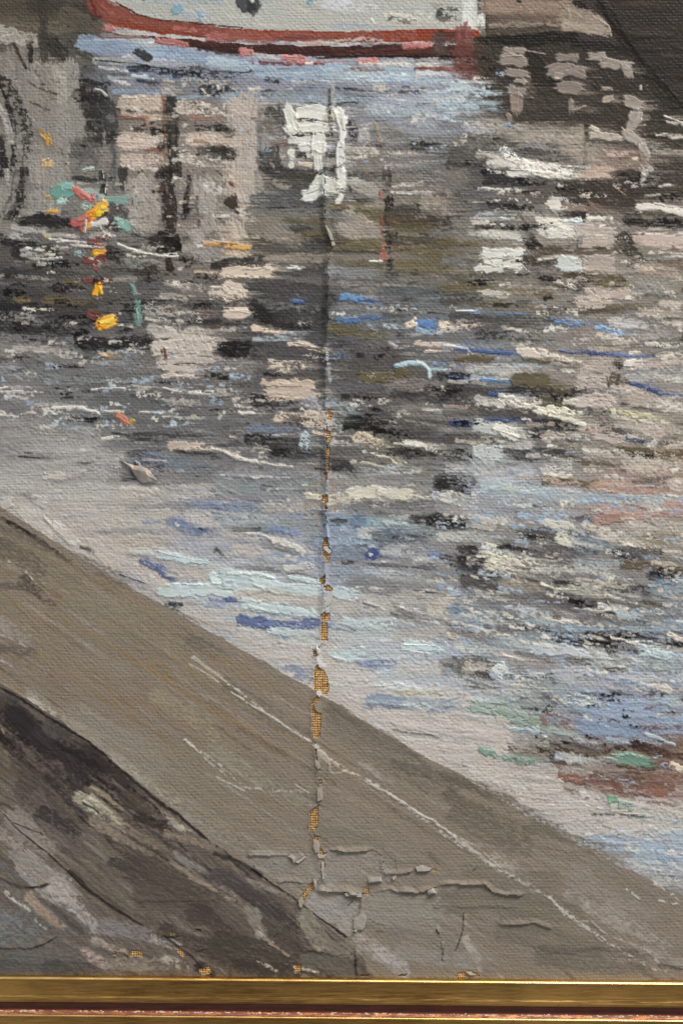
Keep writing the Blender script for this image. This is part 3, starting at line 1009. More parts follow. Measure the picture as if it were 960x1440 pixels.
tile(320, 480, """
2f2d2d 70 .2 | 0,35 100,35
c0ae9a 30 .2 1.5 ! | 260,10 330,15 420,45
cabaa6 12 .2 1.6 ! | 280,5 390,32
5a5756 60 .25 | 110,60 400,60
5d5a58 50 .3 | 100,130 400,140
c0b4a2 44 .5 1.5 ! | 180,100 325,105
7a7672 70 .3 | 0,100 90,115
6a6764 40 .35 | 0,160 160,160
baa896 80 .1 1.5 ! | 190,205 340,200
b8a694 34 .15 1.5 ! | 150,180 300,178
c0ae9c 16 .3 1.5 ! | 200,235 330,240
302d2c 50 .5 1 | 110,240 250,265
b0b2b0 30 .6 1.2 | 0,220 110,220
8e9498 60 .5 1 | 330,250 420,290
cac6bc 18 .25 1.6 ! | 50,298 110,302
bcac9a 44 .45 1.5 ! | 210,325 320,330
c0b09e 60 .3 1.5 ! | 330,325 415,335
302d2c 40 .6 1 | 250,330 400,345
6a7898 40 .5 1 | 90,365 320,375
b8bcc0 12 .4 1.3 | 140,395 280,392
302e2e 50 .5 1 | 90,410 300,440
c0ae9a 20 .35 1.4 ! | 360,385 410,395
aab4c4 40 .3 1.2 ! | 325,390 325,450
4a4848 60 .4 .8 | 200,460 400,480
ccc6b8 20 .15 1.8 ! | -10,470 40,490 115,508
c4beb2 14 .3 1.4 ! | 140,510 180,520 270,530
6c6a68 40 .4 | 60,460 200,500
8a8c8e 40 .45 1 | 0,565 400,560
b8bab8 10 .35 1.2 | 0,565 260,575
858a92 60 .45 | 0,610 400,620
9a9a98 14 .4 1.2 | 0,640 140,700
a8a49a 50 .4 1.2 | 120,690 300,690
b0a898 20 .3 1.3 | 340,650 400,670
7884a4 40 .4 1 | 0,700 130,700
2a4a90 26 .12 1.6 ! | 430,62 490,58
7fa8c8 8 .2 1.6 ! | 405,70 470,74
9a9aa0 20 .3 1 | 425,100 430,170
686470 60 .3 | 440,50 600,60
6a6358 24 .3 | 560,0 680,5
bcbcb8 12 .3 1.3 ! | 680,5 715,22
6a5e3a 50 .1 1.2 ! | 570,148 690,148
6a5e3a 40 .15 1.1 ! | 720,140 740,135
a0c0dc 24 .1 1.8 ! | 712,100 770,90 810,95
b4c4d0 16 .1 1.8 ! | 800,88 840,110 855,150
c4b2a0 30 .25 1.5 ! | 800,12 900,15 950,28
cabaa8 14 .3 1.5 ! | 830,40 930,40
6888b8 20 .35 1.3 ! | 860,100 910,100
88b0c4 14 .3 1.3 ! | 860,118 900,115
3a5aa0 20 .3 1.3 ! | 930,150 960,152
2a4a9a 22 .15 1.5 ! | 945,345 960,350
66616a 50 .35 | 440,200 700,210
7c7470 60 .3 | 680,180 860,190
6a6462 60 .25 | 560,250 820,270
807a76 60 .35 | 700,300 900,300
5a5654 70 .3 | 540,60 700,100
4a4645 40 .4 | 700,230 960,250
cac8c0 16 .4 1.4 | 530,240 560,245
c4c0b6 14 .4 1.4 | 820,290 900,290
8f9aa2 60 .55 1.1 | 430,260 520,300
a0aab0 50 .6 1.2 | 430,340 520,380
2a2726 60 .3 1 | 510,340 620,360
2c2928 40 .45 1 | 620,370 740,400
c4b49c 40 .45 1.5 ! | 540,410 640,430
b0aca4 30 .55 1.3 | 440,430 620,440
c8c4b4 30 .3 1.6 ! | 750,430 870,455
ccc8b8 12 .3 1.6 ! | 700,430 800,440
2c2928 50 .6 1 | 700,470 900,470
c8bea8 16 .12 1.7 ! | 625,482 690,490
c8bea8 14 .15 1.7 ! | 685,492 725,525
3a3737 50 .3 | 430,530 510,535
a8a090 24 .35 1.3 ! | 520,510 640,530 720,555
9aa4a4 40 .45 1.2 | 560,550 700,545
a8acaa 40 .5 1.2 | 650,550 780,550
b4b6b2 30 .5 1.3 | 430,580 500,570
9a9892 40 .5 | 430,560 520,590
c4bfae 50 .1 1.7 ! | 520,640 600,630 640,640
c4bfae 46 .15 1.7 ! | 640,640 760,655
b8b2a4 26 .35 1.4 ! | 700,665 860,660
8c8c8c 30 .4 | 560,590 860,600
6c6a6a 40 .3 | 530,690 860,690
b8b0a0 34 .3 1.4 ! | 340,650 500,665
b4ae9e 30 .4 1.3 | 430,680 540,670
2d2a2a 70 .4 1 | 890,590 960,600
cac4b6 50 .4 1.5 ! | 910,650 960,655
b5b2ac 40 .4 1.2 | 930,530 960,540
""")
tile(640, 480, """
7c8896 30 .6 1.1 | 0,20 300,15
3a5ea8 20 .25 1.4 ! | 0,30 230,48
3a5aa0 16 .35 1.4 ! | 440,40 620,50
2f50a0 18 .25 1.4 ! | 560,45 700,60
4a72b8 14 .4 1.3 | 640,55 820,65
dadcdc 12 .3 1.6 | 0,12 50,30
c4b8a8 40 .15 1.5 ! | 270,40 420,75
c0b4a6 20 .3 1.4 ! | 360,60 540,92
d4cabc 18 .35 1.5 | 260,25 390,40
695c38 26 .25 1 ! | 0,75 150,70
5f553a 30 .3 1 | 290,75 420,85
6b6350 30 .5 1 | 420,95 540,110
b4b2aa 46 .3 1.2 | 60,120 270,120
86a4b8 16 .45 1.2 | 60,130 130,120
9ab4c4 14 .5 1.2 | 240,100 380,105
a59a90 60 .15 1.2 ! | 540,130 650,165
a99d93 50 .2 1.2 ! | 520,185 640,180
a4988f 70 .2 1.2 | 590,90 660,110
d2ccc0 44 .12 1.6 ! | 725,95 770,105
b0a498 40 .3 1.1 | 760,105 900,100
b4a89a 40 .4 1.2 | 880,80 960,90
c4bcae 30 .45 1.3 | 860,60 960,50
36322f 36 .2 1 | 685,80 695,105
5f5240 46 .1 1.4 ! | 670,150 672,180
9a9a98 60 .3 | 730,140 960,150
8a8c90 26 .5 | 700,130 800,125
4f88c4 22 .2 1.5 ! | 70,155 240,175
3a6cb8 14 .2 1.5 ! | 0,155 60,165
7aa8d0 10 .3 1.5 ! | 120,158 230,165
242a34 10 .2 1 | 10,165 55,170
655a38 56 .15 1 ! | 250,165 380,175
6a5e42 40 .3 1 | 360,190 480,200
57503f 80 .2 | 350,220 490,250
4d4a4b 60 .2 | 0,210 240,210
3f3c3c 40 .3 | 240,200 400,215
2f4c98 20 .3 1.4 ! | 740,180 800,190
2d489a 22 .3 1.4 ! | 810,200 870,215
4a64a8 16 .5 1.3 | 880,220 960,235
3e3d44 36 .5 1 | 500,210 740,220
b8ada2 36 .5 1.2 | 660,200 800,240
34549c 20 .25 1.4 ! | 140,220 190,222
2f4888 16 .35 1.2 | 200,230 330,240
b4b0a8 50 .35 1.2 | 100,245 280,260
ccc8ba 40 .3 1.5 ! | 190,240 320,275
cac6b6 34 .2 1.7 ! | 290,270 420,315
d2ceba 22 .15 1.9 ! | 330,290 430,318 540,350
d0ccb8 40 .4 1.6 ! | 400,290 520,310
ada198 50 .15 1.3 ! | 520,255 650,245
b0a49a 36 .3 1.2 ! | 560,260 660,270
5a5755 50 .45 | 560,300 660,320
b8ae8c 30 .3 1.2 ! | 690,300 820,325
c4bca0 20 .4 1.3 ! | 660,290 680,330
45423f 16 .3 | 700,260 880,300
a89c92 50 .3 | 740,250 860,260
c4bcb0 40 .5 1.4 | 860,270 960,280
5a5653 60 .3 | 0,270 140,290
8a8078 24 .3 1.2 ! | 220,272 300,295
554f4c 60 .2 | 120,310 320,320
2c2a2b 26 .2 1 | 320,335 440,335
304a90 26 .25 1.4 ! | 0,345 60,348
34508f 22 .25 1.4 ! | 80,332 240,335
3c4a78 20 .35 1.2 | 250,330 400,340
b0b4b0 50 .3 1.3 ! | 90,360 160,375
cac6ba 50 .2 1.6 ! | 180,360 270,400
d2cfc6 16 .2 1.7 ! | 160,370 280,410
2c2a2a 50 .45 1 | 280,380 400,375
34322f 50 .55 1 | 390,360 520,380
c0bcb0 40 .55 1.4 | 390,390 560,400
a4a6a8 20 .5 1.2 | 480,410 600,415
aca098 60 .2 1.2 ! | 600,390 690,400
b0a498 60 .25 1.2 | 690,360 860,370
4a4848 30 .35 | 610,370 760,390
54648c 24 .25 1.2 ! | 720,412 790,415
40506c 18 .35 1 | 780,420 860,425
b4ac98 40 .5 1.3 | 880,360 960,420
c8c2b0 20 .4 1.4 | 900,440 960,430
57514e 50 .25 | 0,410 200,430
b4b2ac 40 .2 1.3 | 200,430 310,440
4d4a49 40 .3 | 200,480 380,465
6a5c3e 30 .25 1 ! | 690,450 830,460
6b5e42 36 .25 1 ! | 850,470 960,470
302e2c 12 .1 1.2 | 665,460 668,475
42403f 40 .5 | 400,470 560,490
8fa6b4 20 .4 1.1 | 470,465 560,470
aaa096 50 .35 1.2 | 560,470 700,480
b8ada0 60 .35 1.3 | 720,510 940,520
c0b6aa 20 .4 1.3 | 720,550 880,560
6a5f48 30 .4 1 | 540,510 700,520
302d2c 60 .45 1 | 0,470 60,480
b0b4b4 60 .2 1.2 ! | 95,470 180,480
a4a8a8 100 .2 1.1 | 100,530 120,560
a9aeb2 60 .25 1.2 | 110,590 300,560
98a2ac 40 .35 | 160,640 400,640
9eaab8 60 .3 | 120,610 500,640
8a96a4 14 .3 | 230,540 280,590
b8b4ac 40 .4 1.4 ! | 370,540 480,550
ccc8be 16 .4 1.4 | 400,500 490,500
6b5e40 36 .25 1 ! | 370,590 500,590
66583e 34 .35 1 | 500,600 600,605
b49884 40 .4 1.1 | 580,610 760,600
aa8472 40 .4 1.1 | 680,630 900,640
5a5858 40 .4 | 760,590 900,590
b8ada2 36 .4 1.1 | 900,600 960,590
8aa0b8 40 .45 | 370,660 700,650
9aaab8 40 .4 | 620,665 960,665
a4b0ac 40 .4 1.2 | 790,690 930,700
b08c7c 40 .4 1.1 | 620,710 800,700
b07c68 40 .35 1.1 | 900,690 960,700
2f2c2b 60 .4 1 | 0,600 60,630
c0bcb0 40 .5 1.4 | 0,650 80,660
c2c0b8 20 .5 1.4 | 250,690 400,700
57565a 24 .5 | 330,690 500,700
""")
# ---- fourth row
tile(0, 720, """
a8a29a 70 .2 | 130,-10 280,120
b4aea6 60 .2 1.1 | 100,0 210,90
c2bcb4 12 .15 1.6 ! | 180,10 220,60 280,120
bdb7ae 40 .25 1.3 ! | 230,60 320,125
aea89f 100 .15 | 330,30 700,40
aaa29a 60 .2 | 300,90 480,110
b4aba2 90 .15 1 | 400,140 480,200
8c8a8a 26 .4 | 400,80 700,70
aaa093 50 .25 | 460,120 680,120
a89e92 40 .3 | 520,160 680,170
6a7aa8 44 .3 1 | 720,40 840,80
5f70a2 30 .35 1 | 760,70 890,90
7a86aa 24 .4 | 610,35 680,45
b0aca6 60 .3 | 800,20 960,30
3a3a40 14 .3 1 | 840,70 855,75
4a4744 30 .45 | 910,160 950,190
b4b6b4 40 .3 1.1 | 560,170 680,165
a4c4c0 30 .08 1.6 ! | 670,180 780,205 870,212
b4ccc8 12 .2 1.6 ! | 665,165 760,190
aea69e 60 .25 | 500,210 640,240
5a6898 30 .3 1.1 ! | 600,205 690,235
4f6098 22 .25 1.1 ! | 660,240 730,285
5f6e98 16 .4 1 | 700,285 830,297
b0a69c 50 .25 | 720,250 880,265
a9c6c2 60 .1 1.7 ! | 690,325 820,325 980,335
b4d0cc 44 .15 1.6 ! | 900,280 970,275
bcd4d0 12 .2 1.7 ! | 700,305 880,305
b8b0a8 40 .3 1.2 | 620,290 700,300
6a7aac 30 .3 1.1 | 890,375 970,375
6878a8 30 .4 1 | 870,405 940,410
b0aaa2 70 .25 | 780,400 900,440
3a3e4e 22 .2 1 ! | 718,386 765,388
aca69e 50 .25 | 820,450 960,480
a6a4a4 60 .25 | 500,270 620,300
""")
tile(320, 720, """
8a8c92 70 .3 | 0,40 400,70
9aa0a8 50 .4 | 0,20 200,25
3a3a3e 24 .4 1 | 30,72 140,72
6a80b0 40 .3 1 | 170,60 290,90
a8a49e 40 .3 1.1 | 0,80 120,110
c4c0b8 16 .2 1.7 ! | 80,88 150,100 180,115
c0bcb4 26 .2 1.6 ! | 190,120 280,145 320,175
8a8682 18 .3 1.2 | 150,130 290,175
5a5856 8 .3 1 | 200,150 300,185
b0aba4 50 .3 1.1 | 30,150 160,190
7086b0 40 .4 1 | 140,190 390,215
bcb8ae 36 .3 1.4 ! | 240,235 360,225
b0aca4 30 .35 1.2 | 160,205 280,195
6a6866 26 .4 1 | 40,225 220,250
55534f 10 .3 | 230,262 300,260 380,282
8492b4 40 .35 1 | 380,110 400,220
a4c2c0 80 .08 1.6 ! | 0,290 160,285
a8c6c4 60 .1 1.6 ! | 120,295 250,325 370,335
b4d0cc 16 .2 1.7 ! | 0,260 120,262 200,278
a8c4c0 30 .2 1.5 ! | 260,280 380,300
9a9690 14 .3 | 200,330 330,350
b4aea4 50 .2 1.1 | 40,350 380,365
5c6ea8 26 .3 1.1 ! | 0,365 35,372
b0a8a0 50 .2 1.1 | 300,380 390,385
a4c2c0 40 .12 1.6 ! | 70,385 200,405 360,425
a9c8c6 20 .2 1.6 ! | 90,400 200,425
b0aca4 40 .3 | 0,420 80,425
4f62a0 44 .2 1.2 ! | 60,452 160,462
5a6ca4 40 .35 1.1 ! | 170,470 380,470
6474a8 26 .35 1.1 ! | 420,480 540,490
b4b0aa 20 .4 1.2 | 170,445 260,455
a4c0bc 36 .25 1.4 ! | 180,500 330,520
b0b2b0 50 .3 1.1 | 240,540 380,540
a8b2b4 16 .35 1.3 | 300,500 380,530
7a90b4 26 .3 1 | 200,540 250,530
b2aca4 70 .15 | 60,520 300,600
b4aea6 50 .2 | 130,610 350,640
7c84a8 34 .35 1 | 250,650 310,670
7a82a4 40 .4 1 | 290,690 345,710
9aa0ac 26 .4 | 180,640 250,680
7c8caa 120 .25 .9 | 450,80 560,90
8a98b0 60 .35 | 440,140 600,120
4a494c 26 .3 1 | 440,35 500,35
4c7a9c 40 .5 1 | 540,30 600,50
8a98ac 60 .4 | 640,100 760,80
b8b8b4 44 .4 1.4 | 560,100 640,95
2f4c9c 36 .2 1.4 ! | 595,180 625,170
6c7894 60 .4 1 | 440,180 580,170
88a8b0 30 .35 1.1 | 590,40 760,45
9cbab8 26 .4 1.2 | 660,45 770,50
2f2d2c 50 .35 1.1 | 780,30 940,30
36322f 40 .5 1.1 | 820,60 960,60
5a6070 60 .5 | 640,100 820,110
a8acae 40 .5 1.3 | 660,170 820,170
b8bab6 30 .4 1.4 | 780,200 880,180
5f78ac 40 .35 1.1 | 860,180 920,195
5c5a58 24 .25 1.1 ! | 480,215 525,215
5a5654 20 .3 1.1 | 600,215 780,235
4f4c4a 24 .35 1.1 | 760,245 870,230
8890a4 80 .3 | 440,260 600,280
a0a4b0 60 .3 | 600,260 780,270
7e7c7c 60 .3 | 520,310 800,310
8a8884 40 .35 | 760,290 930,320
4c4a48 10 .35 1 | 790,330 960,360
c4c0b6 14 .3 1.4 | 840,290 880,295
c0b8ac 20 .3 1.4 | 600,325 650,320
a4c4c0 50 .2 1.4 ! | 450,335 530,350
b0aaa2 50 .25 1.1 | 450,400 560,400
aca8a2 70 .25 | 560,380 720,400
a8a39c 60 .25 | 740,360 940,370
c0bcb4 14 .3 1.5 ! | 590,380 640,400
5a5654 10 .3 1 | 570,380 640,410
62605f 36 .55 1.1 | 700,420 850,450
8c8884 30 .5 1.1 | 700,410 860,470
b4aca2 60 .3 | 860,420 960,440
a4c0bc 40 .3 1.3 ! | 490,465 700,475
aeb4b2 60 .3 | 440,510 700,520
a6a09a 60 .25 | 720,520 900,510
a8ccc8 40 .1 1.7 ! | 745,570 830,570 890,585
c0dcd8 10 .2 1.8 ! | 740,560 880,565
c0dcd8 8 .2 1.8 ! | 770,585 870,600
b0d4cc 20 .2 1.6 ! | 555,570 570,574
9cc0bc 50 .3 1.2 | 440,600 560,610
bcd8d4 8 .2 1.6 ! | 440,610 500,626
a4b8b8 40 .35 1.1 | 600,610 840,625
7880a8 50 .35 1 | 560,645 690,650
a8b0b8 60 .3 | 640,680 900,660
b6b0a8 80 .2 | 440,650 560,690
b4aea6 60 .2 | 720,660 940,650
""")
tile(640, 720, """
c4c0b4 40 .4 1.4 | 60,30 240,40
b8b8b0 40 .45 1.3 | 0,100 110,110
2a2827 50 .3 1.1 | 0,45 40,50
302d2d 40 .45 1.1 | 20,160 110,160
4a4648 60 .3 | 280,90 440,100
565258 40 .4 | 480,30 620,20
c0bcae 44 .3 1.4 ! | 380,40 480,75
c4c0b2 50 .3 1.4 ! | 440,110 510,135
a87a68 40 .3 1.2 ! | 590,40 720,25
b08474 30 .4 1.2 | 700,20 960,12
b4aca4 40 .4 1.2 | 720,50 900,50
8a98a8 60 .3 1 | 520,120 620,130
5a6678 50 .4 | 500,150 640,150
c0b8aa 30 .4 1.3 | 600,100 700,120
b8ae9e 40 .4 1.3 | 720,130 880,140
2c2a2a 40 .4 1.1 | 480,85 560,100
7a6c58 30 .5 1 | 800,110 940,130
6b5c40 36 .35 1.1 ! | 700,220 850,220
665838 36 .35 1.1 ! | 840,230 960,235
4a484c 50 .35 | 680,170 860,185
c6c2b2 40 .35 1.5 ! | 120,150 200,170
c4c0b0 40 .4 1.5 ! | 140,190 340,215
c2beb0 16 .3 1.4 | 300,195 460,208
282625 30 .3 1.2 | 180,150 340,160
2a2726 16 .3 1.1 | 290,175 430,195
5f5a5a 60 .3 | 330,150 480,180
c4c0b0 40 .35 1.5 ! | 130,230 260,260
2f2c2b 16 .35 1.1 | 120,250 340,290
b8b4a8 34 .4 1.3 | 340,240 500,240
b4b4ae 34 .35 1.4 | 510,235 640,250
c0beb6 40 .55 1.4 | 620,270 740,310
9aa0ac 30 .45 1.1 | 500,210 700,215
2f3a4c 36 .4 1 | 20,240 140,260
4c4a4a 40 .35 | 0,200 130,215
5a5654 60 .3 | 40,290 220,300
9a9080 60 .5 1.2 | 200,310 380,320
c8c4b0 18 .12 1.9 ! | 360,305 430,325 510,325
2a2826 20 .3 1.2 | 390,325 480,355
b4b0a0 40 .4 1.4 | 480,300 600,310
2f2d2c 30 .5 1.1 | 420,300 520,310
b0ac9e 40 .45 1.3 | 520,340 660,350
46433f 40 .45 1.1 | 640,310 780,320
8a98a8 50 .4 1.1 | 840,330 960,320
5a7898 30 .4 1.1 ! | 860,295 920,300
34343a 40 .4 1.1 | 820,270 960,265
5f5b58 60 .3 | 380,370 640,390
c0bab0 12 .2 1.6 ! | 500,405 600,418 665,410
bcb6ac 8 .2 1.5 ! | 640,380 668,410
35322f 20 .3 1.1 | 600,430 690,425
a4b0bc 46 .2 1.4 ! | 690,430 770,435
8a96a4 40 .45 1.1 | 780,420 960,420
c0bcae 12 .25 1.5 ! | 760,388 860,412
5a5044 30 .45 1.1 | 780,385 940,400
6a6460 40 .4 | 160,360 380,350
7d8fa4 40 .3 1.1 | 0,430 160,440
5f7694 40 .4 1 | 0,400 120,420
9aaab8 40 .4 1.2 | 20,450 180,460
b4b8b8 30 .5 1.3 | 200,400 280,410
b0b4b4 40 .45 1.4 | 280,420 420,440
a4b0bc 36 .4 1.2 | 280,460 420,470
6c5048 36 .5 1.1 | 420,440 480,460
7f90a8 46 .2 1.2 | 460,480 700,490
8a9aae 44 .25 1.2 | 580,490 960,480
6a6462 40 .45 | 540,460 800,455
b8b8b0 20 .4 1.3 | 120,470 280,465
5c5856 40 .4 | 60,490 300,490
2c2a29 26 .35 1.2 | 290,480 520,530
2a2726 40 .35 1.3 | 420,540 640,550
2c2926 50 .45 1.3 | 640,560 760,570
362c28 50 .5 1.3 | 560,520 960,540
b4b0a4 16 .3 1.4 | 560,520 620,530
ccc0ac 24 .3 1.5 ! | 900,520 960,545
2f2a28 40 .4 1.3 | 900,550 960,560
7a746a 40 .45 1 | 0,520 240,520
9ea8b0 50 .4 1.2 | 180,540 420,560
aebcc0 44 .2 1.5 ! | 330,575 450,580 540,600
b8c4c4 20 .3 1.5 | 330,560 440,570
c4ccc8 34 .4 1.5 ! | 760,560 880,590
b0bcc4 36 .25 1.5 ! | 780,590 900,610
c0c4c0 26 .55 1.5 | 700,550 860,550
b4b8b4 60 .5 1.4 | 20,570 160,590
d0bca8 14 .15 1.7 ! | 200,605 270,625 340,628
706a66 30 .4 | 260,600 400,620
c0c8c4 40 .55 1.4 | 600,610 760,640
b4bcbc 40 .5 1.3 | 420,660 560,650
9aa4ac 40 .45 1.1 | 560,640 960,650
5c5450 40 .5 1.1 | 480,630 620,640
6a5048 30 .5 1.2 | 520,690 660,690
5a4840 26 .5 1.1 | 640,660 740,665
bccac8 60 .15 1.7 ! | 175,665 195,685
5f5a54 60 .4 | 0,640 160,650
54504c 60 .35 | 30,700 160,700
8a8480 50 .4 | 240,640 420,640
4a4846 30 .5 1.1 | 210,690 400,690
a4acb0 50 .4 1.1 | 440,700 700,710
b0b4b4 40 .4 1.2 | 700,700 960,700
""")
tile(640, 960, """
a8aaac 60 .35 1.1 | 0,20 240,20
5a5856 20 .6 1.2 | 40,20 260,25
9cb0b0 40 .35 1.2 | 20,60 300,60
b0bcb8 30 .5 1.3 | 180,40 400,45
6c6860 26 .55 1.1 | 280,60 480,50
5f6474 40 .45 1.1 | 380,60 440,75
4c5260 26 .4 1.1 | 540,45 640,55
b8bcb8 40 .4 1.4 ! | 450,75 560,80
bcc0bc 30 .4 1.4 | 540,85 640,85
605a54 24 .55 1.1 | 640,35 860,50
ccc4b4 26 .2 1.6 ! | 780,10 900,30
9aaeac 40 .4 1.2 | 860,90 960,95
8696b8 90 .1 1 | 560,130 760,140
8898ba 80 .15 1 | 640,110 860,130
7e90b4 60 .2 1 | 520,190 780,210
8a9abc 80 .2 1 | 760,150 960,190
98a6c0 30 .35 1.1 | 640,240 860,250
aab4c8 20 .15 1.6 ! | 800,210 860,240 920,265
74504a 20 .55 1.2 | 780,190 960,185
5c3f38 20 .6 1.2 | 860,130 940,130
7a5040 16 .45 1.2 | 800,105 850,100
88a890 46 .25 1.1 ! | 70,105 200,115
84a48c 50 .25 1.1 ! | 190,130 330,150
7a9c86 26 .3 1.1 ! | 240,170 340,195
8a9a86 40 .35 1.1 | 320,150 440,210
98b0a4 26 .4 1.2 | 400,200 520,230
98b4b8 26 .2 1.3 ! | 215,190 340,205
a8c4c8 14 .2 1.5 ! | 215,192 280,195
b8d4d4 20 .15 1.6 ! | 365,228 380,232
363432 16 .5 1.1 | 280,105 380,125
8a5c48 50 .4 1.1 | 380,150 470,165
a4a8ac 30 .4 1.2 | 520,250 600,270
3a3430 26 .4 1.2 | 400,255 460,280 560,310
33302c 30 .55 1.2 | 220,215 230,260
4a4640 40 .65 1.1 | 210,280 370,285
36302b 60 .45 1.1 | 370,250 410,310
98948c 50 .35 | 240,240 380,245
5f5850 40 .5 1.1 | 500,270 640,280
b0a89e 90 .15 1.1 | 0,170 180,190
b4aca4 90 .15 1.1 | 0,240 190,250
b4ada4 60 .2 1.1 | 0,310 200,300
5fa084 30 .3 1.3 ! | 110,280 170,310
5c9c80 24 .4 1.3 ! | 200,320 260,330
50a080 30 .25 1.4 ! | 260,330 330,330
7a9a88 20 .5 1.2 | 220,310 330,315
6c6860 30 .35 | 200,350 380,345
a8b8b8 34 .25 1.4 ! | 430,315 520,325
a4b4b4 20 .4 1.3 | 540,325 640,315
4f9878 50 .12 1.6 ! | 690,318 820,340
6fb090 20 .3 1.6 ! | 660,300 780,310
88b8a0 20 .35 1.5 ! | 640,320 700,325
52382e 40 .35 1.2 | 760,270 860,290
5a3a2e 36 .3 1.2 | 860,290 960,320
4a3832 26 .5 1.2 | 640,280 780,275
7a4c38 30 .3 1.2 | 830,330 960,360
d0c4ac 30 .25 1.6 ! | 910,345 960,370
5c4032 24 .35 1.1 | 410,340 640,350
5a3c30 24 .35 1.1 | 630,345 830,365
8a8078 40 .3 1.1 | 520,360 660,370
8e5a3e 40 .25 1.2 ! | 430,390 560,420
a06a4a 16 .35 1.3 ! | 480,405 560,415
7c5644 50 .3 1.1 | 560,420 780,420
84543e 60 .25 1.1 | 640,440 900,450
8a5a44 60 .3 1.1 | 740,390 960,420
925e46 40 .3 1.1 | 820,470 960,490
6a5448 40 .35 1.1 | 580,390 780,390
9c8478 30 .4 1.1 | 560,440 640,450
784a36 20 .3 1.1 | 460,450 520,465
b0a8a0 60 .2 1.1 | 180,370 410,370
b2aaa1 80 .15 1.1 | 180,430 420,430
b4aca3 70 .15 1.1 | 230,500 560,490
b2aaa1 60 .2 1.1 | 400,560 600,560
b2aba4 70 .2 1.1 | 470,610 800,600
aaa29a 50 .3 1.1 | 580,510 640,520
b8b0a6 70 .25 1.1 | 680,530 960,540
b4aea6 60 .25 1.1 | 640,610 960,610
8a6a58 20 .5 1.1 | 820,505 920,510
4fa878 30 .12 1.7 ! | 655,485 672,490
78a48c 30 .35 1.3 ! | 690,515 740,525
8aa498 30 .45 1.1 | 740,565 880,565
45444a 14 .55 1.2 | 580,555 800,560
3c3a3a 30 .65 1.2 | 580,560 620,590
88a0c0 40 .35 1.1 | 570,660 720,665
92a8c4 50 .4 1.1 | 640,690 960,690
98acc4 40 .5 1.1 | 840,640 960,660
b4b4b0 40 .4 1.1 | 700,640 860,640
""")
tile(640, 1200, """
9aa8b8 60 .4 1 | 760,10 960,30
86a0c4 24 .4 1.1 | 860,20 960,20
a8b0b4 50 .4 1 | 760,60 960,80
a8a8a4 40 .4 1 | 840,110 960,130
""")
tile(320, 960, """
b4b0aa 60 .25 1.1 | 430,20 600,30
b2aaa2 80 .15 1.1 | 440,60 560,130
b4aca4 90 .15 1.1 | 600,130 900,160
b8b0a8 70 .15 1.1 | 540,60 960,60
b4aca4 70 .2 1.1 | 700,210 960,240
b6aea6 70 .2 1.1 | 760,270 960,310
8088a8 44 .3 1.1 ! | 600,70 740,90
8c98ac 40 .35 1.1 | 590,80 960,85
acbcb8 40 .35 1.3 | 640,15 880,20
a4bcbc 26 .4 1.3 | 740,90 860,110
b4ac8c 16 .4 1.3 | 700,40 880,40
7a80a0 26 .4 1 | 850,120 940,110
5c6070 14 .3 1.1 | 590,95 610,110
6c6866 14 .35 1 | 700,200 860,225
c0d0cc 10 .3 1.5 ! | 620,15 740,5
""")

# ---- the quay: broad slanting strokes of grey brown
TILE_BAND[0] = .5          # scrubbed thin and soft here
QP = QUAY + [(1000, 1420), (-40, 1420)]
def qcol(x, y):
    d = y - float(quay_y(x))
    c = lin([136, 125, 111]) * (1 - .0001 * max(0, x))
    if x < 300 and d < 220: c = lin([127, 115, 98])
    if y > 1180 and x > 500: c = lin([129, 120, 109])
    if x > 640 and y > 1180: c = lin([131, 121, 110])
    return c
fill(QP, lin([130, 119, 106]), 2.5, .5, .05, (60, 20), 7)
SL = math.radians(33)
for k in range(2300):
    x = rng.uniform(-60, 985); y = rng.uniform(690, 1390); d = y - float(quay_y(x))
    if d < 7: continue
    L = rng.uniform(40, 190); w = rng.uniform(2.5, 9); a = SL + rng.gauss(0, .035)
    if (x > 560 or y > 1150) and rng.random() < .25: a *= .2
    c = qcol(x, y) * rng.uniform(.80, 1.18) * np.array([rng.uniform(.97, 1.05), 1, rng.uniform(.93, 1.05)])
    q = rng.random()
    if x < 360 and y < 1020 and q < .35: c = lin([136, 114, 82]) * rng.uniform(.8, 1.12)
    elif q > .93: c = lin([98, 86, 75])
    elif q > .86: c = lin([150, 142, 134])
    stroke([(x, y), (x + L * math.cos(a), y + L * math.sin(a))], w, c, rng.uniform(.3, .7), .25, opac=.6, var=.08, band=.4)
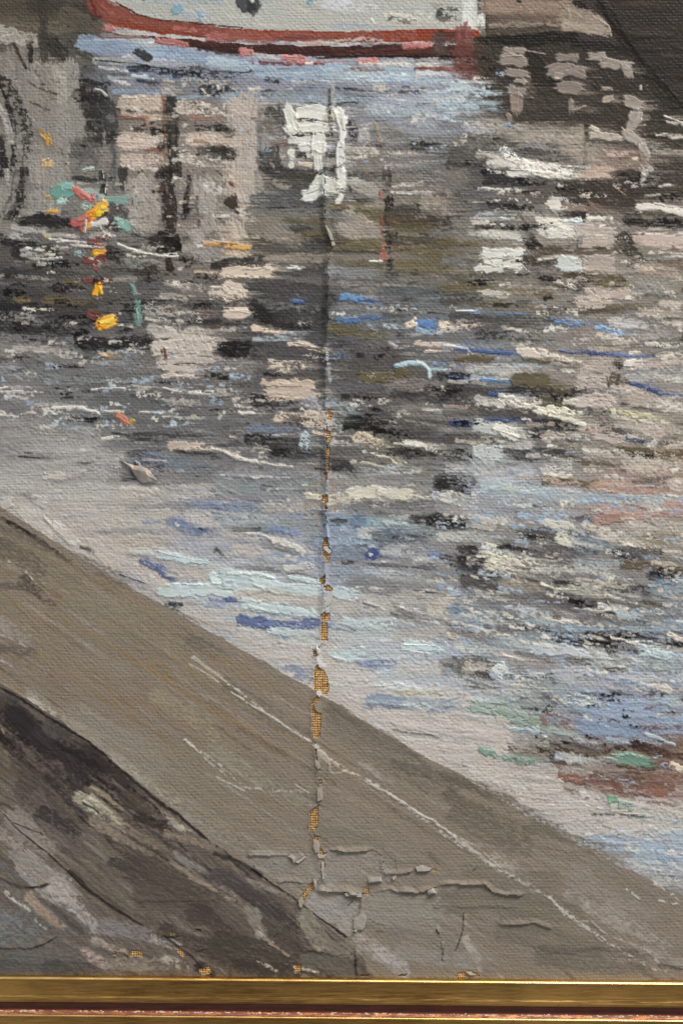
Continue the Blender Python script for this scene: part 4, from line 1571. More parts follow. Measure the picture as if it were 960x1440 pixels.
tile(0, 720, """
5f564c 26 .4 .7 | 10,30 120,100 260,190 300,215
4a4540 16 .4 .7 | 40,40 110,80 240,165
35332f 16 .55 .9 | 30,40 130,90
6d6458 40 .4 | 0,60 200,150
7f7158 90 .4 | 60,140 300,320
6a6054 70 .4 | 0,100 180,240
5a5046 50 .5 | 100,280 230,400
86765a 80 .45 | 130,470 300,620
8a7a5c 90 .5 | 500,400 800,600
86775c 90 .5 | 300,350 650,600
a09890 14 .75 1.2 | 40,210 140,280
b8b2aa 8 .75 1.4 | 110,250 180,340
6a5f54 40 .4 | 0,310 120,320
6b5f54 50 .4 | 0,560 140,600
9a8f86 60 .55 1 | 0,440 110,520
a59b92 16 .6 1.3 | 0,500 60,540 110,570
a59b92 12 .6 1.3 | 0,610 50,650
7a7268 40 .4 | 360,200 540,290
6e675f 20 .5 .8 | 410,260 560,330
8e8a86 26 .4 1 | 480,260 620,320
33323a 7 .35 .9 | 505,262 610,300
9a948c 20 .5 1 | 600,310 760,400
5f564d 24 .3 .8 | 340,148 395,165
8a8278 18 .3 1 | 300,165 400,205
5a544c 20 .6 .9 | 700,390 860,470
9a928a 14 .6 1 | 780,430 960,530
6f675c 60 .5 | 800,540 940,620
b0a89e 10 .3 1.5 | 800,640 860,675 920,715
""")
tile(0, 960, """
8a8074 160 .3 .4 | 300,200 620,360
94897c 60 .4 | 120,60 420,280 600,420
98907f 50 .5 | 480,320 800,560
90866e 80 .55 .5 | 660,60 960,300
857a6a 60 .5 | 640,260 960,560
9a9186 30 .55 .8 | 500,340 740,520
8c8478 60 .5 | 780,560 960,690
b4aca2 60 .6 .9 | 130,70 240,150
a9a197 10 .55 1.1 | 780,240 880,330 960,410
a59c90 10 .55 1.1 | 880,340 960,400
""")
tile(320, 960, """
6f665a 60 .4 .5 | 430,110 720,280 960,470
766c60 70 .45 .5 | 440,170 900,480
726a5e 60 .5 .5 | 0,20 340,230
8c8474 70 .5 .5 | 0,280 300,500
b8b0a6 9 .25 1.6 ! | 15,40 80,80
b8b0a6 9 .3 1.6 ! | 80,85 150,125
bab2a8 12 .2 1.7 ! | 145,120 230,175
bab2a8 12 .25 1.7 ! | 230,175 340,245
b4aca2 9 .4 1.5 | 0,400 70,455
b0a89e 7 .5 1.4 | 190,460 320,455
b4aca2 8 .35 1.5 ! | 285,430 345,468
a8a096 26 .4 1 | 385,290 430,330
a8a096 8 .4 1.2 | 430,330 440,380 500,375
b4aca2 12 .55 1.5 | 490,370 600,420
bcb4aa 12 .25 1.7 ! | 600,425 680,470
bab2a8 14 .25 1.7 ! | 690,475 790,540
bcb4aa 12 .25 1.7 ! | 790,545 880,590
bcb4aa 12 .25 1.7 ! | 880,595 960,650
9a9088 30 .5 .9 | 560,340 700,430
6c645a 50 .4 .5 | 700,340 960,420
847a6c 90 .4 .5 | 450,560 800,700
7d7568 60 .4 .5 | 380,620 640,690
""")
tile(640, 960, """
6a6155 50 .4 .5 | 0,390 200,490 420,620
6c6256 70 .4 .5 | 0,470 300,640
70665a 80 .4 .5 | 0,560 300,700
746a5d 60 .4 .5 | 330,610 600,700
a49c92 8 .45 1.3 | 10,650 100,700
""")
tile(640, 1200, """
9a9086 60 .45 .6 | 160,30 300,110
9a9086 46 .35 .8 | 180,60 300,110
a1978d 10 .45 1.5 ! | 120,0 200,70 260,110
a1978d 9 .5 1.4 ! | 300,120 370,175 430,200
a09690 10 .5 1.4 | 430,200 500,270 560,290
a1978d 9 .45 1.4 ! | 570,285 640,345 720,375
a1978d 10 .5 1.4 | 720,375 800,410 860,460
b0a69c 8 .4 1.6 | 840,450 860,465
9c928a 60 .45 .7 | 480,180 700,320
968b81 80 .5 .6 | 640,250 900,400
8b8075 100 .4 .5 | 500,100 800,250
817669 100 .4 .5 | 620,60 900,200
968d84 40 .5 .9 | 800,400 960,490
7a7063 80 .35 .4 | 60,80 420,120
766d60 100 .3 .4 | 0,200 500,230
756b5f 100 .3 .4 | 200,320 600,400
70675c 80 .35 .4 | 360,440 800,480
6a6157 40 .4 .5 | 360,400 760,420
5a544e 26 .4 .6 | 860,470 960,500
c4beb2 16 .7 1.8 | 840,130 960,230
bcb6aa 12 .78 1.6 | 720,150 800,210
c8c2b6 12 .7 1.8 | 860,200 960,220
a39b92 44 .35 .9 | 40,360 110,480
9a9288 20 .45 .9 | 100,450 200,520
7d7466 50 .35 .5 | 120,480 400,510
""")
tile(320, 1200, """
8a8276 120 .3 .4 | 150,40 400,60
8c857c 120 .3 .4 | 400,60 640,60
96918a 120 .25 .4 | 380,190 520,250
8a847a 120 .3 .4 | 620,220 860,240
9a948c 60 .35 .6 | 480,300 640,430
a09a94 70 .35 .7 | 640,420 740,500
8c867e 80 .3 .5 | 740,420 960,460
7d766c 60 .35 .5 | 700,330 940,400
8a7c6a 40 .45 .6 | 760,360 860,400
""")
# ---- dark mooring slope, lower left
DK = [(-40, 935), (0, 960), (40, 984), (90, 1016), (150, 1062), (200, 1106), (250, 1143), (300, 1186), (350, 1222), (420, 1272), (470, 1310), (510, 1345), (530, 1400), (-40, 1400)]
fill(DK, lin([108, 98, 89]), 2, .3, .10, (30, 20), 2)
def dk_y(x): return float(np.interp(x, [p[0] for p in DK[:13]], [p[1] for p in DK[:13]]))
for k in range(1900):
    x = rng.uniform(-60, 500); y = rng.uniform(955, 1400); d = y - dk_y(x)
    if d < 5: continue
    L = rng.uniform(40, 150); w = rng.uniform(2.5, 9); a = math.radians(rng.gauss(39, 2.2))
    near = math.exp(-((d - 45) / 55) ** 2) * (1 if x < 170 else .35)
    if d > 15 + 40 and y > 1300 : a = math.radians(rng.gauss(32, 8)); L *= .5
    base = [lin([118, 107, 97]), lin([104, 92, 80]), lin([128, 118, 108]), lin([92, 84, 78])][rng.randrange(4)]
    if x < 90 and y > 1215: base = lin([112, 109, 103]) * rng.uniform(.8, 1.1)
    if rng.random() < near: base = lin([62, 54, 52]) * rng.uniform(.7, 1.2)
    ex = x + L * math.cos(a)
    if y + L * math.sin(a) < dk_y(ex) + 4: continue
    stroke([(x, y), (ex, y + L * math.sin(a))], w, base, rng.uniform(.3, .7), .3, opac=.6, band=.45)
tile(0, 960, """
483f3c 100 .1 .6 | 60,100 200,220 400,340
40383a 70 .15 .6 | 40,130 180,260 320,330
4a4240 60 .25 .6 | 150,210 300,330 330,450
3c3434 50 .25 .6 | 250,250 400,350 470,380
463d3b 50 .2 .6 | 400,300 540,420
57504a 40 .4 .6 | 0,60 120,90
5c5450 60 .4 .5 | 200,180 330,260
332b29 14 .2 .9 | 0,10 100,75 230,160 380,255 470,330
352d2a 16 .15 .9 | 470,330 560,410 660,490 760,560 860,650 980,730
4f4642 40 .35 .6 | 500,390 620,480
3a3230 20 .3 .7 | 0,190 30,240 90,330
a08060 10 .3 1 | 10,195 20,215
75664f 40 .4 .6 | 0,250 40,330
70624e 60 .45 .5 | 0,350 120,420
5c524b 60 .35 .5 | 70,340 200,470
5f554d 70 .35 .5 | 100,420 320,600
4a4240 40 .35 .6 | 200,400 300,500
a8a08a 50 .4 1.2 | 330,480 420,560
b0a892 34 .4 1.3 | 380,480 520,600
b5ad96 20 .4 1.3 | 360,500 440,590
a39a86 30 .5 1.2 | 430,520 530,610
45484a 16 .15 1.2 | 305,505 370,565
43474c 13 .15 1.3 ! | 355,505 400,530 450,580 525,640
9a8464 30 .4 .9 | 380,440 520,530
8c7658 20 .4 .9 | 480,540 560,620
5a4c42 50 .35 .7 | 520,480 700,600
453c38 50 .4 .8 | 580,560 710,600
5d5248 60 .4 .7 | 560,480 680,540
a89e90 20 .6 1.2 | 680,540 800,640
b0a698 24 .55 1.1 | 720,590 820,630
463f3c 26 .3 .9 | 740,650 780,710
8a7c6a 60 .4 .5 | 400,590 640,700
7c6a56 40 .4 .5 | 560,620 740,720
55493f 20 .35 .7 | 530,640 660,720
6a5f5a 70 .35 .5 | 150,480 340,700
4a4444 60 .4 .6 | 180,540 330,640
8a8078 90 .3 .5 | 60,560 200,700
3c322c 8 .25 1 | 20,555 90,630 200,715
463a32 7 .3 1 | 60,590 130,620 180,635
9a8e86 60 .4 .5 | 0,600 80,700
7c6a62 30 .4 .6 | 0,670 60,700
584c44 30 .4 .6 | 0,480 60,530
8c7c6c 40 .5 .5 | 700,640 960,720
3a3434 12 .5 .9 | 540,430 700,560
""")
tile(0, 1200, """
9a928a 120 .3 .4 | 120,40 260,180
a49c95 70 .4 .6 | 220,130 400,320
8a827a 60 .4 .5 | 60,0 200,100
6a6a6c 26 .45 .8 | 0,20 60,80 120,130
5a4638 20 .3 .8 | 0,90 90,140 140,150
4a3c30 12 .25 1 | 110,145 160,140 210,128
45382f 9 .2 1 | 205,0 300,90 380,160
3a302a 20 .15 1 | 300,75 400,170 510,250
40342c 14 .2 1 | 500,240 560,280 610,305
6a5e56 16 .5 .8 | 420,160 560,260
a8927c 40 .4 .6 | 120,180 260,310
b4aea4 16 .6 1.3 | 30,165 120,240
b8b2a8 14 .6 1.3 | 60,200 130,240
b0aaa2 10 .6 1.3 | 150,280 210,330
77787a 90 .55 .4 | 0,280 160,300
707272 70 .55 .4 | 0,340 140,350
5c544e 30 .3 .7 | 230,220 340,335
b09c92 50 .45 .5 | 350,420 450,470
a8988e 40 .45 .5 | 400,370 520,420
4a4540 8 .25 .9 | 0,400 140,398 240,350
6a6660 90 .35 .5 | 20,450 330,440
54524f 60 .4 .6 | 200,470 400,490
5c5a58 70 .4 .5 | 0,470 200,500
4c4844 60 .4 .5 | 480,40 560,80
5a5048 100 .3 .4 | 560,60 700,140
62574c 100 .35 .4 | 600,180 900,230
5e544a 90 .35 .4 | 640,60 860,200
564c44 80 .35 .4 | 820,260 960,330
605649 80 .4 .4 | 860,380 960,470
544a42 70 .35 .5 | 700,320 860,400
8a7c6c 20 .45 .8 | 720,40 860,120 960,190
9c8a78 18 .5 .8 | 800,100 960,200
8a8480 30 .4 .6 | 740,0 900,110
44403e 8 .2 1 | 860,50 960,130
b0a69a 24 .5 .9 | 900,120 960,170
6c6660 60 .4 .5 | 430,330 640,360
827a78 60 .4 .5 | 440,300 620,350
a09890 40 .5 .8 | 640,360 760,400
b4aca0 50 .65 1.1 | 700,440 800,480
8a8274 60 .5 .6 | 480,460 700,480
3a3632 50 .5 .9 | 840,480 900,510
463c36 14 .3 1 | 700,350 790,420 870,500
5f5850 14 .4 1 | 540,405 640,440
4c443c 8 .3 .9 | 480,410 540,430
""")
tile(320, 1200, """
3c3431 26 .25 .9 | 0,0 60,40 140,95
322a27 13 .15 1 | 100,65 180,120 260,175 320,225
332b28 13 .15 1 | 310,215 400,280 500,350
3a3230 14 .2 1 | 350,290 440,360 500,400 545,450
463f3c 16 .3 1 | 540,440 545,510
4c4646 60 .35 .6 | 60,150 280,310
5a5250 70 .35 .5 | 0,80 200,220
8a8278 30 .5 .6 | 90,110 280,200
6a6056 80 .3 .4 | 0,240 80,330
544c42 110 .3 .4 | 0,400 240,460
5c544a 80 .3 .4 | 150,300 290,420
504840 80 .3 .4 | 60,480 280,500
867e72 60 .3 .5 | 100,250 140,340
b4a694 30 .55 1.2 | 130,330 190,380
a4907c 14 .55 1.1 | 180,380 260,430
8a8272 80 .3 .5 | 330,260 400,380
7d7568 60 .3 .5 | 430,390 520,430
6c655a 70 .35 .5 | 330,450 520,490
787064 30 .4 .6 | 360,310 470,400
b4ac9c 16 .55 1.2 | 130,455 210,500
c0b8a8 12 .5 1.3 | 280,480 380,500
""")

# SCUFF: the long pale line dragged down the slope
for pts, w, dr in [([(272, 924), (330, 968), (372, 1002), (436, 1042)], 4.2, .55), ([(440, 1048), (480, 1080), (540, 1112), (600, 1155), (650, 1190)], 5.0, .52), ([(640, 1178), (690, 1216), (740, 1244), (775, 1262)], 6.0, .62), ([(770, 1262), (806, 1292), (850, 1322), (900, 1352), (960, 1376)], 5.5, .66), ([(258, 1040), (300, 1070), (345, 1108)], 3.6, .62), ([(345, 1108), (380, 1110), (436, 1116)], 3, .7)]:
    TILE_BAND[0] = None
    for rep in range(2): stroke([(x + rng.uniform(-1.5, 1.5), y + rng.uniform(-1, 1)) for x, y in pts], w, hexc('b4aca2'), dr + .12 * rep, 1.1, band=.16)

TILE_BAND[0] = None
# ---- wet paint dragged along by the brush: each bristle carries its colour on for a way
def drag(x, y, L, w, ang, k=.62):
    i0 = int((x - U0) / STEP); j0 = int((y - V0) / STEP); n = int(L / STEP); m = max(3, int(w / STEP))
    if i0 < 2 or i0 + n >= NU - 2: return
    sh = math.tan(ang); I = i0 + np.arange(n)[None, :]; J = j0 + np.arange(m)[:, None] + (np.arange(n)[None, :] * sh).astype(int)
    if J.min() < 2 or J.max() >= NV - 2: return
    pull = (np.array([rng.uniform(.15, 1) for _ in range(m)])[:, None] * n * .6).astype(int)
    src = np.maximum(np.arange(n)[None, :] - pull, 0) * np.ones((m, 1), int)
    Cs = COL[J, i0 + src] if sh == 0 else COL[J[np.arange(m)[:, None], src], i0 + src]
    e = np.sin(np.linspace(0, math.pi, n))[None, :] ** .6 * np.array([rng.uniform(.2, 1) for _ in range(m)])[:, None]
    COL[J, I] += (Cs - COL[J, I]) * (k * e)[..., None]
for k in range(4200):
    x = rng.uniform(-10, 940); y = rng.uniform(60, 1240)
    if y > quay_y(x) - 14 or (40 < x < 235 and 225 < y < 480) or (x < 340 and y < 420 and rng.random() < .7) or y < 92: continue
    sx = float(sst(np.array((x - 300) / 500.))); sy = float(sst(np.array((y - 480) / 260.)))
    drag(x, y, rng.uniform(16, 60), rng.uniform(4, 12), math.radians(rng.gauss(0, 2) + 11 * sx * sy + 3 * sy))
# ---- last dry scumbles over the water, picked up by the tooth of the canvas
for k in range(8500):
    x = rng.uniform(-25, 985); y = rng.uniform(95, 1260)
    if y > quay_y(x) - 8 or (x > 690 and y < 175): continue
    i = int((x - U0) / STEP); j = int((y - V0) / STEP); i = min(max(i, 0), NU - 1); j = min(max(j, 0), NV - 1)
    loc = COL[j, i]; g = float(loc.mean())
    sx = float(sst(np.array((x - 300) / 500.))); sy = float(sst(np.array((y - 480) / 260.)))
    ang = math.radians(rng.gauss(0, 4) + 11 * sx * sy + 3 * sy)
    calm = y > quay_y(x) - 150 and x < 720
    q = rng.random()
    if calm: c = loc * rng.uniform(.82, 1.2) * np.array([1, 1, rng.uniform(.95, 1.1)])
    elif q < .30: c = loc * rng.uniform(.35, .7)
    elif q < .55: c = np.minimum(loc * rng.uniform(1.2, 1.7) + .02, .6)
    elif q < .80: c = base_at(np.array(x), np.array(y)) * rng.uniform(.7, 1.25)
    else: c = base_at(np.array(x), np.array(y)) * np.array([.9, 1.0, 1.2]) * rng.uniform(.9, 1.5)
    L = rng.uniform(7, 38); w = rng.uniform(1.3, 4.6)
    if x < 330 and y < 300: L *= .5; ang += rng.choice([0, 0, 1.5])
    stroke([(x, y), (x + L * math.cos(ang), y + L * math.sin(ang))], w, c, rng.uniform(.55, .9), rng.uniform(.3, .8), opac=.8)
# ---- hard dotted drags of near-black and cream, caught on the thread tops
def speck(n, area, cols, L=(14, 50), W=(4, 12), dry=(.72, .95), lean=None):
    for k in range(n):
        x = rng.uniform(area[0], area[2]); y = rng.uniform(area[1], area[3])
        if y > quay_y(x) - 12: continue
        if cols is BK:        # black goes only where the water is already dark
            i = min(max(int((x + 12 - U0) / STEP), 0), NU - 1); j = min(max(int((y - V0) / STEP), 0), NV - 1)
            if COL[max(0, j - 4):j + 5, max(0, i - 8):i + 9].mean() > .165: continue
        a = math.radians(rng.gauss(0, 3) + (lean if lean is not None else 0)); l = rng.uniform(*L)
        stroke([(x, y), (x + l * math.cos(a), y + l * math.sin(a))], rng.uniform(*W), hexc(rng.choice(cols)) * rng.uniform(.85, 1.1), rng.uniform(*dry) if cols is not BK else rng.uniform(.5, .78), rng.uniform(.3, .8), band=.09)
BK = ['2a2827', '33302f', '24221f']; CR = ['c4beb2', 'b8b0a4', 'cac6bc', 'b0aaa2']; BL = ['9aa8b8', 'aab4bc', '8a9aac']
speck(110, (330, 480, 980, 720), BK); speck(110, (320, 430, 980, 720), CR); speck(60, (620, 480, 980, 720), CR + ['b09c90'], (16, 55), (3, 9), (.4, .7), lean=5)
speck(150, (600, 700, 980, 960), BK, lean=9); speck(150, (600, 690, 980, 970), CR + BL, lean=9); speck(130, (600, 690, 980, 970), CR + BL, (18, 60), (3, 9), (.4, .7), lean=9)
speck(50, (0, 480, 330, 590), BK, (8, 36), (2.5, 7)); speck(90, (0, 480, 330, 600), CR + BL)
speck(50, (110, 90, 330, 330), BK, (6, 20), (4, 12)); speck(50, (150, 120, 330, 330), CR, (6, 20), (4, 10))
speck(60, (0, 330, 330, 480), BK); speck(40, (0, 330, 330, 480), CR)
speck(60, (330, 80, 700, 240), BK, (10, 34)); speck(60, (330, 90, 720, 240), CR + BL, (10, 34))
speck(40, (740, 970, 980, 1060), BK + ['4a3830'], lean=7); speck(60, (640, 960, 980, 1200), CR + BL, lean=6)
speck(14, (520, 740, 640, 860), BK, (8, 24), (2, 5)); speck(60, (180, 700, 640, 960), CR, (10, 30), (3, 7))
speck(50, (660, 230, 980, 430), BK); speck(40, (660, 230, 980, 430), CR)
# a hair caught in the paint, and small dark nicks
tile(320, 1200, """
2c2624 4 .1 .8 ! | 992,252 990,320 968,390 955,412
2e2826 4 .1 .8 | 915,385 907,420 905,450
""")
# ---- tone: pull the darks down, the lights a little up
def tone(C):
    Lm = np.maximum(C @ np.array([.3, .55, .15]), 1e-4)
    f = np.where(Lm < .15, (Lm / .16) ** .48, (Lm / .16) ** .10)
    return np.clip(C * f[..., None], .004, .8)

# ------------------------------------------------------------------ cracks: lifted film, losses
VC = [(467, -30), (467, 120), (468, 180), (462, 215), (457, 250), (456, 300), (458, 318), (465, 335), (467, 345), (462, 365), (463, 400), (461, 440), (460, 480), (458, 540), (459, 600), (459, 700), (459, 740), (458, 760), (458, 800), (456, 830), (456, 860), (455, 900), (446, 915), (446, 925), (447, 935), (446, 950), (443, 985), (442, 1010), (443, 1040), (446, 1080), (450, 1110), (447, 1130), (441, 1140), (442, 1160), (443, 1180), (448, 1200), (453, 1230), (441, 1246), (426, 1265), (420, 1300), (424, 1340), (422, 1400)]
def poly_dist(pts):
    """distance, signed side (left of travel < 0) and 0..1 position along a polyline, on the grid"""
    P = np.array(pts, float); lo = P.min(0) - 24; hi = P.max(0) + 24
    i0 = max(0, int((lo[0] - U0) / STEP)); i1 = min(NU, int((hi[0] - U0) / STEP) + 2)
    j0 = max(0, int((lo[1] - V0) / STEP)); j1 = min(NV, int((hi[1] - V0) / STEP) + 2)
    X = GX[j0:j1, i0:i1]; Y = GY[j0:j1, i0:i1]
    X = X + (vnoise(X / 8, Y / 8, 4) - .5) * 3.; Y = Y + (vnoise(X / 9, Y / 9, 5) - .5) * 3.
    best = np.full(X.shape, 1e9); sd = np.zeros(X.shape); pos = np.zeros(X.shape)
    sl = np.hypot(*(P[1:] - P[:-1]).T); acc = np.concatenate([[0], np.cumsum(sl)])
    for k in range(len(P) - 1):
        ux, uy = (P[k + 1] - P[k]) / sl[k]
        dx = X - P[k, 0]; dy = Y - P[k, 1]
        t = np.clip(dx * ux + dy * uy, 0, sl[k]); s = dx * uy - dy * ux
        d = np.hypot(dx - ux * t, dy - uy * t); m = d < best
        best = np.where(m, d, best); sd = np.where(m, np.sign(s), sd); pos = np.where(m, (acc[k] + t) / acc[-1], pos)
    return (slice(j0, j1), slice(i0, i1)), best, sd, pos
DEF = np.zeros((NV, NU)); CUT = np.zeros((NV, NU), bool)
# gentle slackness of the old canvas
DEF += 5 * (fbm(GX / 330, GY / 330, 2, 2) - .5) + 1.2 * (fbm(GX / 90, GY / 90, 9, 2) - .5)
sl_, d_, s_, p_ = poly_dist(VC)
yy = GY[sl_]
amp = np.interp(yy, [110, 200, 260, 560, 600, 750, 900, 1000, 1060, 1250, 1300, 1396], [0, 2.2, 6.5, 6.0, 4.0, 4.5, 4.5, 2.4, 2.6, 2.2, 1.8, 1.0]) * (.65 + .7 * vnoise(yy / 24, yy * 0 + 3, 7))
DEF[sl_] += np.where(s_ > 0, 1.0, 1.0) * 0
left = GX[sl_] < np.interp(yy, [p[1] for p in VC], [p[0] for p in VC])
DEF[sl_] += amp * np.where(left, np.clip(1 - d_ / 9.5, 0, 1) ** 1.3, .75 * np.clip(1 - d_ / 7, 0, 1) ** 1.5)
gap = np.interp(yy, [118, 235, 250, 330, 420, 560, 1100, 1396], [0, .2, .75, 1.0, .8, .75, .8, .7]) * (.3 + 1.1 * vnoise(yy / 15, yy * 0 + 8, 3))
CUT[sl_] |= d_ < gap
# (line, lift of the film on the upper / left side, reach, opening)
LIFT = [([(460, 1196), (480, 1198), (500, 1197.5), (520, 1196)], 4.0, 6, .8), ([(444, 1254), (470, 1254.5), (487, 1254), (497, 1257), (512, 1256)], 5.0, 9, .7),
        ([(515, 1240), (537, 1239)], 3, 7, .5), ([(537, 1229), (550, 1229.5), (566, 1229), (580, 1226)], 3.5, 6, .6),
        ([(545, 1251), (556, 1254), (580, 1254.5), (600, 1254), (616, 1256)], 4.5, 7, .5), ([(614, 1246), (625, 1244.5), (655, 1244.5), (680, 1244), (690, 1254), (706, 1258), (742, 1258)], 4.0, 6, .3),
        ([(698, 1301), (728, 1300), (752, 1299), (764, 1304), (778, 1306)], 2.8, 6, .0), ([(345, 1203), (380, 1203), (408, 1204)], 2.4, 7, .2), ([(408, 1204), (413, 1213), (428, 1203)], 3, 6, .5),
        ([(388, 1241), (408, 1240), (430, 1241)], 2, 6, .6), ([(538, 1229), (538, 1214), (537, 1204)], 2.2, 6, .7), ([(518, 1258), (508, 1264), (506, 1284), (498, 1294), (497, 1312), (488, 1316)], 2.5, 7, .5),
        ([(496, 1314), (503, 1308), (512, 1306)], 3, 7, .6), ([(-10, 1334), (20, 1333), (45, 1333), (64, 1326), (82, 1316)], 1.6, 7, .2), ([(652, 1284), (651, 1305), (642, 1338)], 1.6, 6, .35),
        ([(620, 1324), (622, 1340), (622, 1352)], 2, 6, .4), ([(612, 1306), (618, 1314)], 2, 5, .8), ([(498, 1330), (500, 1352), (502, 1374)], 2.4, 7, .6), ([(426, 1340), (440, 1336), (452, 1340), (456, 1330)], 2, 6, .3),
        ([(40, 1248), (60, 1247), (72, 1242)], 1.2, 6, 0), ([(222, 1313), (236, 1316), (256, 1316)], 2.2, 6, .2), ([(275, 1308), (281, 1307), (286, 1309)], 1.5, 4, .8), ([(281, 1336), (288, 1335)], 1.5, 4, .9),
        ([(600, 1276), (640, 1275), (735, 1276)], .7, 9, 0), ([(180, 1266), (260, 1268), (320, 1265)], .7, 8, 0), ([(470, 1087), (464, 1087), (465, 1072)], 1.2, 5, 0),
        # hairline joins of the network
        ([(453, 1204), (458, 1199), (462, 1196)], .8, 4, .8), ([(518, 1196), (528, 1198), (537, 1204)], .8, 4, .6), ([(578, 1226), (596, 1224), (610, 1223)], .8, 4, .7), ([(428, 1241), (436, 1243), (442, 1247)], .8, 4, .8), ([(510, 1256), (528, 1254), (548, 1251)], .9, 4, .6),
        ([(598, 1254), (606, 1249), (616, 1246)], .9, 4, .7), ([(455, 1206), (456, 1220), (453, 1238)], .9, 4, .7), ([(500, 1258), (480, 1290), (470, 1300)], .5, 4, .35), ([(516, 1290), (530, 1300), (548, 1302)], .6, 4, .45), ([(556, 1204), (557, 1216), (556, 1229)], .9, 4, .6), ([(660, 1244), (664, 1226), (672, 1216)], .6, 4, .4), ([(420, 1290), (400, 1300), (384, 1318)], .6, 4, .4), ([(452, 1340), (470, 1344), (498, 1340)], .7, 4, .5), ([(690, 1256), (700, 1276), (704, 1300)], .5, 4, .3), ([(360, 1203), (356, 1216), (362, 1230)], .6, 4, .4)]
for pts, am, reach, op in LIFT:
    sl_, d_, s_, p_ = poly_dist(pts)
    fade = np.clip(np.minimum(p_, 1 - p_) / .12, .0, 1)
    r = vnoise(GX[sl_] / 9, GY[sl_] / 9, 8)
    DEF[sl_] += 1.15 * am * fade * (.6 + .7 * r) * np.where(s_ > 0, np.clip(1 - d_ / (reach * 1.15), 0, 1) ** 1.1, -.12 * np.clip(1 - d_ / reach, 0, 1))
    if op > 0: CUT[sl_] |= d_ < op * fade * (.4 + 1.0 * r)
HOLES = [[(460, 575), (464, 574), (467, 583), (467, 591), (461, 592)], [(459.5, 606), (465, 607), (466, 616), (464, 622), (460, 621)], [(459, 630), (464, 630), (463, 645), (462, 658), (459, 660)],
         [(455, 666), (459, 662), (461, 670), (459, 680), (456, 676)], [(452, 697), (457, 695), (462, 697), (463, 704), (459, 708), (460, 716), (457, 716), (455, 706), (451, 704)],
         [(454, 760), (459, 756), (462, 762), (464, 771), (466, 776), (462, 792), (457, 792), (458, 784), (453, 780), (452, 770)], [(449, 814), (457, 808), (458, 820), (453, 822), (449, 820)], [(456, 823), (462, 821), (467, 828), (466, 832), (458, 831)],
         [(450, 864), (455, 862), (464, 860), (464, 872), (451, 873)], [(452, 875), (460, 873), (461, 888), (462, 902), (451, 903), (450, 890)], [(439, 912), (443, 913), (446, 922), (445, 925), (440, 924)],
         [(441, 938), (446, 934), (452, 941), (456, 943), (458, 948), (461, 955), (463, 962), (463, 970), (460, 977), (454, 977), (452, 972), (448, 970), (445, 973), (441, 970), (440, 955)],
         [(444, 979), (449, 981), (451, 987), (446, 988), (441, 990), (442, 998), (447, 1002), (452, 1003), (452, 1020), (449, 1037), (440, 1037), (438, 1020), (437, 1000), (437, 990)],
         [(442, 1053), (446, 1053), (446, 1058), (443, 1058)], [(444, 1064), (447, 1064), (447, 1068), (444, 1068)], [(446, 1080), (450, 1080), (450, 1085), (446, 1084)], [(450, 1095), (454, 1097), (453, 1103), (450, 1101)],
         [(450, 1130), (452, 1126), (447, 1138), (448, 1150), (447, 1160), (444, 1167), (434, 1168), (435, 1150), (434, 1142), (441, 1136)], [(440, 1180), (445, 1174), (452, 1177), (448, 1180), (443, 1183)],
         [(448, 1186), (451, 1192), (456, 1198), (463, 1203), (452, 1201), (445, 1201)], [(441, 1243), (437, 1240), (428, 1254), (421, 1263), (424, 1266), (432, 1258), (440, 1252)], [(511, 1247), (519, 1247), (520, 1258), (512, 1258)],
         [(608, 1220), (614, 1221), (614, 1225), (608, 1225)], [(238, 1310), (251, 1311), (250, 1315), (240, 1315)], [(247, 1330), (254, 1333), (264, 1345), (258, 1347), (250, 1340)], [(185, 1336), (201, 1336), (203, 1345), (183, 1346)],
         [(158, 1340), (165, 1340), (165, 1345), (158, 1345)], [(415, 1355), (424, 1356), (425, 1366), (412, 1370)], [(643, 1368), (660, 1364), (674, 1370), (675, 1375), (668, 1370), (658, 1368), (653, 1376), (642, 1376)],
         [(505, 1370), (520, 1369), (518, 1373), (505, 1373)], [(550, 1372), (575, 1368), (570, 1373)], [(943 - 50, 1243), (945 - 50, 1243), (945 - 50, 1245)], [(278, 1362), (296, 1358), (300, 1368), (284, 1372)]]
for hp in HOLES:
    CUT |= inpoly(GX + (vnoise(GX / 3, GY / 3, 6) - .5) * 2, GY + (vnoise(GX / 3, GY / 3, 7) - .5) * 2, hp)

